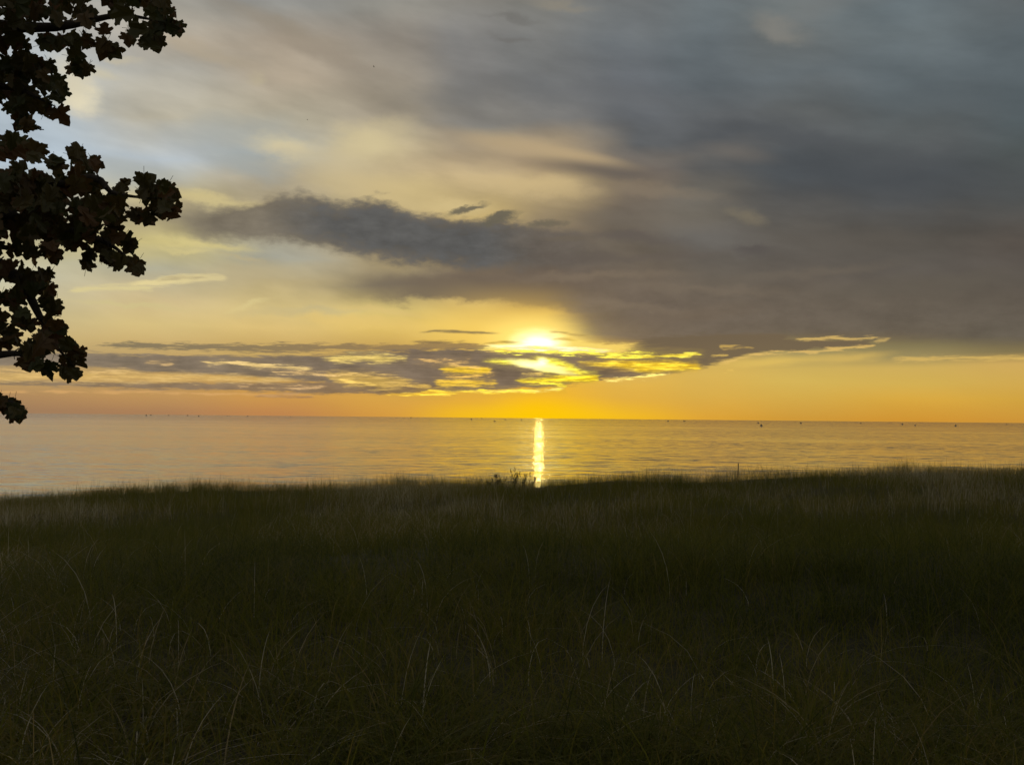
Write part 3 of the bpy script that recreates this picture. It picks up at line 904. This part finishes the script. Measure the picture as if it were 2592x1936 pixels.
def z1(pts): return [(x * 0.3632, y * 0.3632) for x, y in pts]
def z2(pts): return [(x * 0.3632, 500 + y * 0.3632) for x, y in pts]
SPRAYS = [   # outline of each hanging spray, its distance from the camera
 (z1([(-400,-300),(620,-300),(640,20),(690,90),(660,130),(690,160),(760,140),(740,80),(690,10),(700,-200),(1150,-200),(1190,40),(1232,80),(1222,132),(1160,110),(1120,110),(1140,250),(1085,285),(1120,350),(1090,385),(1050,325),(1000,352),(968,310),(970,270),(930,320),(870,330),(868,390),(745,420),(690,408),(655,320),(640,345),(570,340),(600,430),(520,390),(495,330),(465,315),(430,352),(370,370),(300,340),(290,262),(330,250),(420,270),(440,230),(350,190),(330,140),(290,120),(240,160),(300,220),(200,250),(225,375),(130,368),(60,330),(40,370),(-400,385)]), 5.6),
 (z1([(1100,120),(1160,115),(1285,205),(1285,240),(1215,258),(1180,235),(1110,240)]), 5.5),
 (z1([(515,410),(585,440),(635,500),(610,548),(575,510),(538,538),(500,480)]), 5.5),
 (z1([(-400,400),(40,385),(250,380),(330,405),(418,432),(345,445),(410,480),(350,500),(400,530),(445,575),(495,640),(485,672),(425,672),(445,722),(395,715),(330,650),(300,690),(380,740),(470,840),(455,872),(420,850),(385,815),(340,800),(300,770),(255,800),(130,790),(50,792),(-10,740),(-400,760)]), 5.9),
 (z1([(85,845),(170,815),(290,822),(240,855),(205,935),(85,905)]), 5.8),
 (z1([(-400,960),(20,975),(50,925),(120,920),(240,970),(335,1050),(400,1090),(490,1112),(530,1080),(560,1085),(640,1078),(718,1130),(722,1178),(662,1195),(640,1190),(680,1250),(760,1320),(800,1272),(880,1262),(1000,1270),(1040,1300),(1060,1400),(1000,1450),(1080,1500),(1050,1585),(980,1570),(915,1530),(870,1500),(850,1560),(838,1620),(900,1650),(940,1665),(-400,1660)]), 5.4),
 (z1([(530,990),(552,985),(560,1050),(590,1090),(545,1110),(500,1105)]), 5.3),
 (z1([(940,1205),(1035,1262),(1050,1205),(1150,1262),(1245,1312),(1245,1366),(1190,1360),(1292,1430),(1280,1452),(1218,1450),(1226,1510),(1205,1548),(1150,1545),(1110,1500),(1060,1500),(1030,1410),(1020,1330),(960,1240)]), 5.3),
 (z2([(-400,-60),(880,-60),(840,200),(880,255),(945,300),(962,350),(912,402),(845,385),(850,320),(740,325),(730,400),(690,390),(650,370),(640,340),(560,395),(500,350),(440,340),(435,430),(380,472),(310,440),(295,395),(210,455),(150,410),(-400,420)]), 5.6),
 (z2([(590,380),(650,400),(712,490),(640,480),(588,455)]), 5.5),
 (z2([(720,370),(790,370),(880,420),(1012,490),(1000,550),(930,548),(870,490),(790,488),(720,455)]), 5.4),
 (z2([(-400,420),(150,430),(240,530),(300,560),(345,610),(412,650),(398,690),(350,680),(432,770),(412,845),(350,832),(320,780),(270,700),(200,690),(140,770),(70,760),(-400,700)]), 5.8),
 (z2([(260,480),(335,495),(350,550),(335,602),(270,540)]), 5.7),
 (z2([(140,770),(210,790),(228,935),(205,942),(190,890),(150,945),(80,850)]), 5.7),
 (z2([(-400,760),(40,790),(120,900),(140,1010),(110,1050),(20,1080),(-400,1100)]), 5.9),
 (z2([(270,800),(330,840),(470,892),(468,935),(455,970),(520,1000),(562,1055),(606,1090),(585,1125),(612,1182),(560,1190),(562,1270),(500,1278),(440,1255),(405,1258),(395,1195),(360,1292),(330,1280),(288,1215),(180,1212),(128,1150),(135,1050),(180,990),(270,940),(300,900)]), 5.7),
 (z2([(-300,1360),(10,1375),(65,1412),(150,1440),(172,1555),(110,1582),(90,1530),(60,1535),(10,1500),(-300,1520)]), 5.9),
]

def inside(poly, x, y):
    c = False
    n = len(poly)
    for k in range(n):
        x0, y0 = poly[k]; x1, y1 = poly[k - 1]
        if (y0 > y) != (y1 > y) and x < (x1 - x0) * (y - y0) / (y1 - y0) + x0:
            c = not c
    return c

def edge_dist(poly, x, y):
    best = 1e9
    for k in range(len(poly)):
        x0, y0 = poly[k]; x1, y1 = poly[k - 1]
        dx, dy = x1 - x0, y1 - y0
        s = max(0, min(1, ((x - x0) * dx + (y - y0) * dy) / (dx * dx + dy * dy + 1e-9)))
        best = min(best, math.hypot(x - x0 - s * dx, y - y0 - s * dy))
    return best

def px_vec(px, py, dx, dy, dist):
    return at(px + dx, py + dy, dist) - at(px, py, dist)

lv = Leaves()
to_cam = lambda p: (EYE - p).normalized()
for poly, dist in SPRAYS:
    xs_ = [q[0] for q in poly]; ys_ = [q[1] for q in poly]
    area = 0.5 * abs(sum(poly[k - 1][0] * poly[k][1] - poly[k][0] * poly[k - 1][1] for k in range(len(poly))))
    # leaves along the rim, their tips on the outline
    for k in range(len(poly)):
        (x0, y0), (x1, y1) = poly[k - 1], poly[k]
        L = math.hypot(x1 - x0, y1 - y0)
        if L > 250:
            continue
        for s in np.arange(0.5, max(1, round(L / 25))) / max(1, round(L / 25)):
            ex, ey = x0 + (x1 - x0) * s, y0 + (y1 - y0) * s
            if ex < -60 or ey < -60:
                continue
            nx_, ny_ = (y1 - y0) / L, -(x1 - x0) / L
            if inside(poly, ex + nx_ * 2, ey + ny_ * 2):
                nx_, ny_ = -nx_, -ny_
            d = dist + random.gauss(0, 0.10)
            sz_px = random.uniform(28, 48)
            size = sz_px / FPX * d
            tx, ty = nx_ * 0.8 + random.gauss(0, 0.35), ny_ * 0.8 + 0.35 + random.gauss(0, 0.3)
            tl_ = math.hypot(tx, ty) or 1
            tx, ty = tx / tl_, ty / tl_
            bx_, by_ = ex - tx * sz_px * 0.93, ey - ty * sz_px * 0.93
            if not inside(poly, bx_ + tx * sz_px * 0.4, by_ + ty * sz_px * 0.4):
                continue
            pos = at(bx_, by_, d)
            tip = px_vec(bx_, by_, tx * 10, ty * 10, d)
            nrm_ = to_cam(pos) + Vector((random.gauss(0, 0.55), random.gauss(0, 0.4), random.gauss(0.3, 0.5)))
            lv.add(pos, tip, nrm_, size, random.random(), True)
    # leaves through the depth of the spray
    for _ in range(int(area / 700) + 1):
        for _try in range(30):
            x, y = random.uniform(min(xs_), max(xs_)), random.uniform(min(ys_), max(ys_))
            if inside(poly, x, y) and edge_dist(poly, x, y) > 13 and (vnoise(x, y, 0.022, 31) > 0.30 or x < -60):
                break
        else:
            continue
        ed = edge_dist(poly, x, y)
        d = dist + random.gauss(0, 0.28)
        sz_px = min(random.uniform(34, 58), 20 + 1.3 * ed)
        size = sz_px / FPX * d
        ang = math.pi / 2 + random.gauss(0, 1.0)
        tx, ty = math.cos(ang), math.sin(ang)
        pos = at(x - tx * sz_px * 0.45, y - ty * sz_px * 0.45, d)
        tip = px_vec(x, y, tx * 10, ty * 10, d) + Vector((0, random.gauss(0, 0.01), 0))
        nrm_ = to_cam(pos) + Vector((random.gauss(0, 0.8), random.gauss(0, 0.7), random.gauss(0.4, 0.7)))
        lv.add(pos, tip, nrm_, size, random.random(), random.random() < 0.5)

TRUNK = Vector((-6.3, 6.8, float(ground(-6.3, 6.8)) - 0.1))
tree = empty('maple_tree', TRUNK)
tag(tree, 'dark maple tree with lobed leaves reaching in from the left edge', 'tree')
inv = Matrix.Translation(-TRUNK)
tb = Tubes()
tb.tube(spline([TRUNK, TRUNK + Vector((0.1, 0, 1.6)), TRUNK + Vector((-0.05, 0.1, 3.6)), TRUNK + Vector((0.15, 0, 6.0)), TRUNK + Vector((0.1, 0.1, 8.5))], 16),
        [0.30, 0.24, 0.21, 0.20, 0.19, 0.185, 0.18, 0.17, 0.16, 0.15, 0.14, 0.12, 0.10, 0.08, 0.06, 0.03], 12)
trunk = tb.build('trunk', m_bark)
LIMBS = [   # height on the trunk, then picture points with distance
 (4.6, [(-420,-120,6.0),(-100,40,5.7),(120,70,5.6),(300,40,5.6),(430,60,5.5)]),
 (3.9, [(-420,120,6.2),(-120,200,6.0),(40,225,5.9),(140,270,5.8)]),
 (3.2, [(-420,360,5.8),(-150,430,5.6),(80,470,5.4),(235,450,5.35),(290,490,5.3),(420,505,5.3)]),
 (3.2, [(-420,360,5.8),(-150,470,5.6),(60,560,5.6),(180,585,5.55),(280,620,5.45),(350,680,5.4)]),
 (2.8, [(-420,520,6.2),(-150,600,6.0),(30,690,5.8),(95,790,5.75),(130,860,5.7),(190,930,5.7)]),
 (2.6, [(-420,800,6.2),(-100,893,5.95),(45,895,5.75),(110,915,5.7)]),
 (2.3, [(-420,930,6.3),(-100,1000,6.0),(40,1025,5.9),(58,1050,5.9)]),
]
branch_objs = []
for hgt, pts in LIMBS:
    tb = Tubes()
    P = [TRUNK + Vector((0.05, 0.0, hgt))] + [at(*q) for q in pts]
    sp_ = spline(P, 22)
    rad = [0.065 * (1 - k / 21) ** 1.15 + 0.0035 for k in range(22)]
    tb.tube(sp_, rad, 8)
    # side twigs ending in the leaves
    for k in range(7, 18 if hgt > 2.4 else 8, 2):
        for s in (-1, 1):
            q0 = sp_[k]
            q1 = q0 + Vector((random.uniform(-0.02, 0.05), random.uniform(-0.22, 0.22), s * random.uniform(0.01, 0.05)))
            tb.tube([q0, (q0 + q1) / 2 + Vector((0, 0, 0.02)), q1], [0.005, 0.0035, 0.002], 5)
    # the leafy part of the limb that hangs outside the picture
    for _ in range(230):
        f = random.uniform(0.22, 1.0)
        q0 = sp_[min(21, int(f * 21))]
        q = q0 + Vector((random.gauss(0, 0.14), random.gauss(0, 0.26), random.gauss(-0.02, 0.18)))
        v_ = CAM_ROT.transposed() @ (q - EYE)
        v0 = CAM_ROT.transposed() @ (q0 - EYE)
        if max(CX + FPX * v_.x / -v_.z, CX + FPX * v0.x / -v0.z) > -45:
            continue
        tb.tube([q0, q0.lerp(q, 0.5) + Vector((0, 0, 0.02)), q], [0.0035, 0.0025, 0.0014], 4)
        lv.add(q, Vector((random.gauss(0, 0.7), random.gauss(0, 0.7), -0.8)), Vector((random.gauss(0, 0.7), random.gauss(0, 0.7) - 0.4, 0.6)), random.uniform(0.08, 0.125), random.random(), True)
    branch_objs.append(tb.build('branch', m_bark))
# the rest of the crown, outside the picture on the left and above
for k in range(9):
    an = random.uniform(0, 2 * math.pi)
    hgt = random.uniform(3.0, 7.5)
    r_ = random.uniform(1.6, 2.9)
    p0 = TRUNK + Vector((0, 0, hgt))
    p1 = p0 + Vector((math.cos(an) * r_, math.sin(an) * r_, random.uniform(0.4, 1.4)))
    if p1.x > -3.9:
        p1.x = -3.9 - random.uniform(0, 1.0)
    tb = Tubes()
    pm = (p0 + p1) / 2 + Vector((0, 0, 0.25))
    tb.tube(spline([p0, pm, p1], 10), [0.06 * (1 - i_ / 9) + 0.005 for i_ in range(10)], 7)
    branch_objs.append(tb.build('branch', m_bark))
    for _ in range(150):
        f = random.uniform(0.3, 1.05)
        pos = p0.lerp(p1, f) + Vector((random.gauss(0, 0.4), random.gauss(0, 0.4), random.gauss(0.1, 0.35)))
        if pos.x > -3.7:
            continue
        lv.add(pos, Vector((random.gauss(0, 1), random.gauss(0, 1), -0.8)), Vector((random.gauss(0, 0.5), random.gauss(0, 0.5), 1)), random.uniform(0.08, 0.13), random.random(), True)
leaves = lv.build('leaves', m_leaf, None)
for o in [trunk, leaves] + branch_objs:
    o.data.transform(inv)
    o.parent = tree

# ------------------------------------------------------------------ weeds standing on the crest
m_weed = simple('weed_green', (0.060, 0.058, 0.022), 0.7, 30.0, 0.4)
m_seed = simple('weed_seed', (0.085, 0.050, 0.026), 0.8, 30.0, 0.4)
def weed(px, py_top, dist, nst, spreadm, label):
    """an upright leafy weed whose highest stem reaches py_top"""
    b = at(px, 1225, dist)
    gz = float(ground(b.x, b.y))
    top = at(px, py_top, dist).z - gz
    root = empty('wild_plant', (b.x, b.y, gz))
    tag(root, label, 'plant', 'weeds on the crest of the dune')
    fv, ff = [], []
    for k in range(nst):
        hh = top * (1.0 if k == 0 else random.uniform(0.66, 0.95))
        ex, ey = random.uniform(-spreadm, spreadm) * (0.3 if k == 0 else 1), random.uniform(-spreadm, spreadm)
        s_ = spline([Vector((ex * 0.2, ey * 0.2, -0.03)), Vector((ex * 0.5, ey * 0.5, hh * 0.5)), Vector((ex, ey, hh))], 9)
        st = Tubes()
        st.tube(s_, [0.007 - 0.0006 * i_ for i_ in range(9)], 5)
        so = st.build('stem', m_weed, root)
        q = s_[-1]
        sd = Tubes()
        sd.tube([q - Vector((0, 0, hh * 0.13)), q - Vector((0, 0, hh * 0.08)), q - Vector((0, 0, 0.02)), q + Vector((0, 0, 0.04))], [0.006, 0.011, 0.009, 0.003], 6)
        sd.build('seed_head', m_seed, so)
        for i_ in range(22):
            f = random.uniform(0.3, 0.99)
            q = s_[min(8, int(f * 8.5))] + Vector((0, 0, random.uniform(-0.03, 0.03)))
            an = random.uniform(0, 2 * math.pi)
            L = random.uniform(0.10, 0.18) * (1.3 - f) + 0.03
            d_ = Vector((math.cos(an), math.sin(an), random.uniform(0.3, 1.1)))
            w_ = Vector((-math.sin(an), math.cos(an), 0)) * 0.011
            n0 = len(fv)
            fv += [q, q + d_ * L * 0.5 + w_, q + d_ * L, q + d_ * L * 0.5 - w_]
            ff.append((n0, n0 + 1, n0 + 2, n0 + 3))
    mesh_obj('foliage', fv, ff, m_weed, root, smooth=False)
weed(1243, 1212, 33.5, 5, 0.26, 'small weed, leftmost of the clump on the dune crest left of the sun path')
weed(1265, 1199, 33.8, 6, 0.26, 'bushy weed just left of the tallest stem in the crest clump')
weed(1299, 1187, 34.0, 6, 0.24, 'tallest upright weed stem on the dune crest, middle of the clump')
weed(1319, 1196, 33.6, 5, 0.24, 'dark weed directly right of the tallest stem on the crest')
weed(1344, 1197, 34.2, 4, 0.2, 'thin weed stem nearest the sun path, right end of the crest clump')

# ------------------------------------------------------------------ wooden stake behind the crest
m_wood = simple('weathered_wood', (0.11, 0.085, 0.06), 0.85, 18.0, 0.35)
b = at(1868, 1200, 36.5)
gz = float(ground(b.x, b.y))
htop = at(1869, 1172, 36.5).z - gz
post = Tubes()
post.tube([(0, 0, -0.25), (0.004, 0, htop * 0.5), (0.012, 0, htop - 0.03), (0.012, 0, htop - 0.005), (0.012, 0, htop)], [0.019, 0.018, 0.017, 0.016, 0.009], 9)
stake = post.build('stake', m_wood)
stake.location = (b.x, b.y, gz)
tag(stake, 'thin wooden stake standing upright in the dune crest before the water', 'stake')

# ------------------------------------------------------------------ boats out on the lake
m_hull = simple('boat_hull', (0.26, 0.22, 0.19), 0.45, 3.0, 0.2)
m_cabin = simple('boat_cabin', (0.34, 0.30, 0.26), 0.5, 3.0, 0.2)
m_dark = simple('boat_motor', (0.02, 0.02, 0.02), 0.5, 5.0, 0.2)

def hull(L, W, H):
    """open boat hull: keel, chine and gunwale lines from stern to bow, with a deck inside"""
    v, f = [], []
    st = [(-0.5, 0.86, 0.0), (-0.2, 1.0, 0.0), (0.1, 0.98, 0.02), (0.3, 0.75, 0.06), (0.42, 0.42, 0.14), (0.5, 0.02, 0.26)]
    for x, w, rise in st:
        yw = W * 0.5 * w
        z0 = -0.25 * H + rise * H
        top = H * (0.75 + 0.9 * max(0, x + 0.1) ** 1.5)
        v += [(x * L, 0, z0), (x * L, yw * 0.75, z0 + 0.22 * H), (x * L, yw, top), (x * L, yw * 0.86, top), (x * L, yw * 0.8, top - 0.25 * H), (x * L, 0, top - 0.27 * H),
              (x * L, -yw * 0.8, top - 0.25 * H), (x * L, -yw * 0.86, top), (x * L, -yw, top), (x * L, -yw * 0.75, z0 + 0.22 * H)]
    n = 10
    for s in range(len(st) - 1):
        for k in range(n):
            k2 = (k + 1) % n
            f.append((s * n + k, s * n + k2, (s + 1) * n + k2, (s + 1) * n + k))
    f.append(tuple(range(n - 1, -1, -1)))
    f.append(tuple((len(st) - 1) * n + k for k in range(n)))
    return v, f

def house(x0, x1, w, z0, z1_, rake):
    """cabin with a raked front and an overhanging roof"""
    v = [(x0, -w, z0), (x1, -w * 0.85, z0), (x1, w * 0.85, z0), (x0, w, z0), (x0, -w, z1_), (x1 - rake, -w * 0.8, z1_), (x1 - rake, w * 0.8, z1_), (x0, w, z1_)]
    e_ = 0.08 * (x1 - x0)
    v += [(x0 - e_, -w - e_, z1_), (x1 - rake + 2 * e_, -w, z1_), (x1 - rake + 2 * e_, w, z1_), (x0 - e_, w + e_, z1_)]
    v += [(q[0], q[1], q[2] + 0.05 * (z1_ - z0) + 0.03) for q in v[8:12]]
    f = [(0, 1, 5, 4), (1, 2, 6, 5), (2, 3, 7, 6), (3, 0, 4, 7), (8, 9, 13, 12), (9, 10, 14, 13), (10, 11, 15, 14), (11, 8, 12, 15), (12, 13, 14, 15), (11, 10, 9, 8)]
    return v, f

def horizon_y(px):
    lo, hi = 900.0, 1200.0
    for _ in range(50):
        m = (lo + hi) / 2
        if ray(px, m).z > 0: lo = m
        else: hi = m
    return lo

BOATS = [  # x in the photograph, pixels under the horizon, width, height, kind, label
 (370, 3.2, 4.5, 3.5, 'cabin', 'leftmost speck of a boat on the hazy far water near the tree'),
 (382, 2.0, 6.5, 2.2, 'open', 'low long boat on the horizon just right of the leftmost boat'),
 (427, 1.8, 4.5, 2.0, 'open', 'faint flat boat on the left horizon, third boat from the tree'),
 (475, 2.0, 4.5, 2.4, 'cabin', 'small cabin boat on the left horizon, fourth boat from the tree'),
 (503, 3.4, 4.5, 3.0, 'cabin', 'boat a little nearer than its row on the left horizon'),
 (576, 1.8, 3.5, 2.0, 'open', 'tiny boat alone on the left horizon below the thin grey cloud strip'),
 (627, 2.0, 4.5, 2.2, 'cabin', 'tiny cabin boat, second from the right on the left horizon row'),
 (735, 2.4, 4.5, 2.4, 'open', 'rightmost boat of the row on the left horizon'),
 (1040, 2.2, 4.0, 2.4, 'cabin', 'lone boat on the horizon well left of the sun path'),
 (1193, 4.8, 4.5, 3.4, 'cabin', 'dark upright boat on the orange water left of the sun path'),
 (1219, 2.2, 4.5, 2.2, 'open', 'low boat hugging the horizon between two darker boats left of the sun path'),
 (1252, 9.0, 7.0, 2.8, 'open', 'nearest flat open boat left of the sun path'),
 (1279, 4.6, 3.0, 2.0, 'open', 'very faint boat left of the sun path, beyond the flat open boat'),
 (1320, 4.6, 3.5, 2.4, 'cabin', 'small boat in the grey far water close to the sun path'),
 (1363, 10.0, 5.0, 3.0, 'open', 'boat on the very left edge of the white sun path'),
 (1691, 4.6, 5.5, 2.6, 'cabin', 'small boat right of the sun path, left one of a pair'),
 (1732, 4.2, 8.0, 2.6, 'open', 'long low boat right of the sun path, right one of a pair'),
 (1919, 6.8, 6.0, 2.8, 'open', 'fainter boat behind the largest dark boat'),
 (1927, 13.5, 8.5, 4.6, 'cabin', 'largest and darkest boat, nearest on the right side of the lake'),
 (2027, 6.2, 6.5, 3.0, 'cabin', 'dark boat next to the right of the largest boat'),
 (2179, 5.0, 4.5, 2.2, 'open', 'faint boat under the horizon midway along the right water'),
 (2284, 6.6, 5.5, 3.0, 'cabin', 'dark small boat, farther of two beside each other on the right'),
 (2317, 9.0, 5.5, 2.8, 'open', 'brownish boat, nearer of two beside each other on the right'),
 (2419, 9.0, 6.0, 3.4, 'cabin', 'dark boat near the right edge of the lake'),
 (2548, 4.4, 3.5, 2.2, 'open', 'rightmost faint boat by the edge of the photo'),
]
for px, dpx, wpx, hpx, kind, label in BOATS:
    hy = horizon_y(px)
    d = ray(px, hy + dpx)
    s = -EYE.z / d.z
    pos = EYE + d * s
    unit = s / FPX                     # metres one photograph pixel covers there
    L, Ht = wpx * 0.8 * unit, hpx * 0.75 * unit
    root = empty('motor_boat' if kind == 'cabin' else 'fishing_boat', (pos.x, pos.y, 0.0), random.choice((0, math.pi)) + random.uniform(-0.3, 0.3))
    tag(root, label, 'boat', 'boats far out on the lake')
    hh = Ht * (0.45 if kind == 'cabin' else 0.55)
    v, f = hull(L, L * 0.34, hh)
    mesh_obj('hull', v, f, m_hull, root, smooth=False)
    if kind == 'cabin':
        v, f = house(-L * 0.2, L * 0.22, L * 0.12, hh * 0.5, Ht * 1.05, L * 0.08)
        mesh_obj('cabin', v, f, m_cabin, root, smooth=False)
        tb = Tubes(); tb.tube([(-L * 0.05, 0, Ht), (-L * 0.05, 0, Ht * 1.45)], [L * 0.006, L * 0.004], 6)
        tb.build('mast', m_dark, root)
    else:
        v, f = house(-L * 0.08, L * 0.1, L * 0.06, hh * 0.5, Ht * 1.0, L * 0.05)
        mesh_obj('console', v, f, m_cabin, root, smooth=False)
    tb = Tubes(); tb.tube([(-L * 0.5, 0, -hh * 0.2), (-L * 0.53, 0, hh * 0.5), (-L * 0.52, 0, hh * 1.05)], [L * 0.012, L * 0.02, L * 0.026], 7)
    tb.build('outboard_motor', m_dark, root)

# ------------------------------------------------------------------ two birds high over the lake
m_bird = simple('bird_feathers', (0.06, 0.05, 0.045), 0.8, 10.0, 0.2)
def bird(px, py, dist, span, bank, label):
    c = at(px, py, dist)
    v, f = [], []
    secs = [(-0.30, 0.02, 0.015), (-0.24, 0.05, 0.04), (-0.10, 0.085, 0.07), (0.08, 0.085, 0.075), (0.20, 0.05, 0.055), (0.27, 0.045, 0.05), (0.33, 0.015, 0.015)]
    for y, rx, rz in secs:
        for k in range(8):
            w = 2 * math.pi * k / 8
            v.append((math.cos(w) * rx, y, math.sin(w) * rz))
    for s in range(len(secs) - 1):
        for k in range(8):
            f.append((s * 8 + k, s * 8 + (k + 1) % 8, (s + 1) * 8 + (k + 1) % 8, (s + 1) * 8 + k))
    for sgn in (-1, 1):               # bent wings growing out of the shoulders
        n0 = len(v)
        for fx, y0, y1, z in ((0.03, 0.12, -0.10, 0.03), (0.25, 0.15, -0.08, 0.12), (0.5, 0.16, -0.03, 0.16), (0.8, 0.06, -0.05, 0.13), (1.0, -0.06, -0.10, 0.09)):
            v += [(sgn * fx * span / 2, y0, z), (sgn * fx * span / 2, y1, z - 0.01), (sgn * fx * span / 2, (y0 + y1) / 2, z + 0.02)]
        for s in range(4):
            b0, b1 = n0 + s * 3, n0 + s * 3 + 3
            f += [(b0, b1, b1 + 2, b0 + 2), (b0 + 2, b1 + 2, b1 + 1, b0 + 1), (b0, b0 + 1, b1 + 1, b1)]
    n0 = len(v)
    v += [(-0.02, -0.28, 0.0), (0.02, -0.28, 0.0), (0.09, -0.45, 0.0), (-0.09, -0.45, 0.0), (0, -0.36, 0.012)]
    f += [(n0, n0 + 1, n0 + 4), (n0 + 1, n0 + 2, n0 + 4), (n0 + 2, n0 + 3, n0 + 4), (n0 + 3, n0, n0 + 4), (n0, n0 + 3, n0 + 2, n0 + 1)]
    o = mesh_obj('bird', v, f, m_bird)
    o.location = c
    o.rotation_euler = (0.1, bank, random.uniform(0.6, 1.4))
    tag(o, label, 'bird', 'birds in the sky')
bird(946, 169, 420, 1.3, 0.5, 'upper darker speck of a bird high in the beige cloud')
bird(778, 304, 560, 1.3, 0.3, 'lower fainter speck of a bird over the pale blue gap')
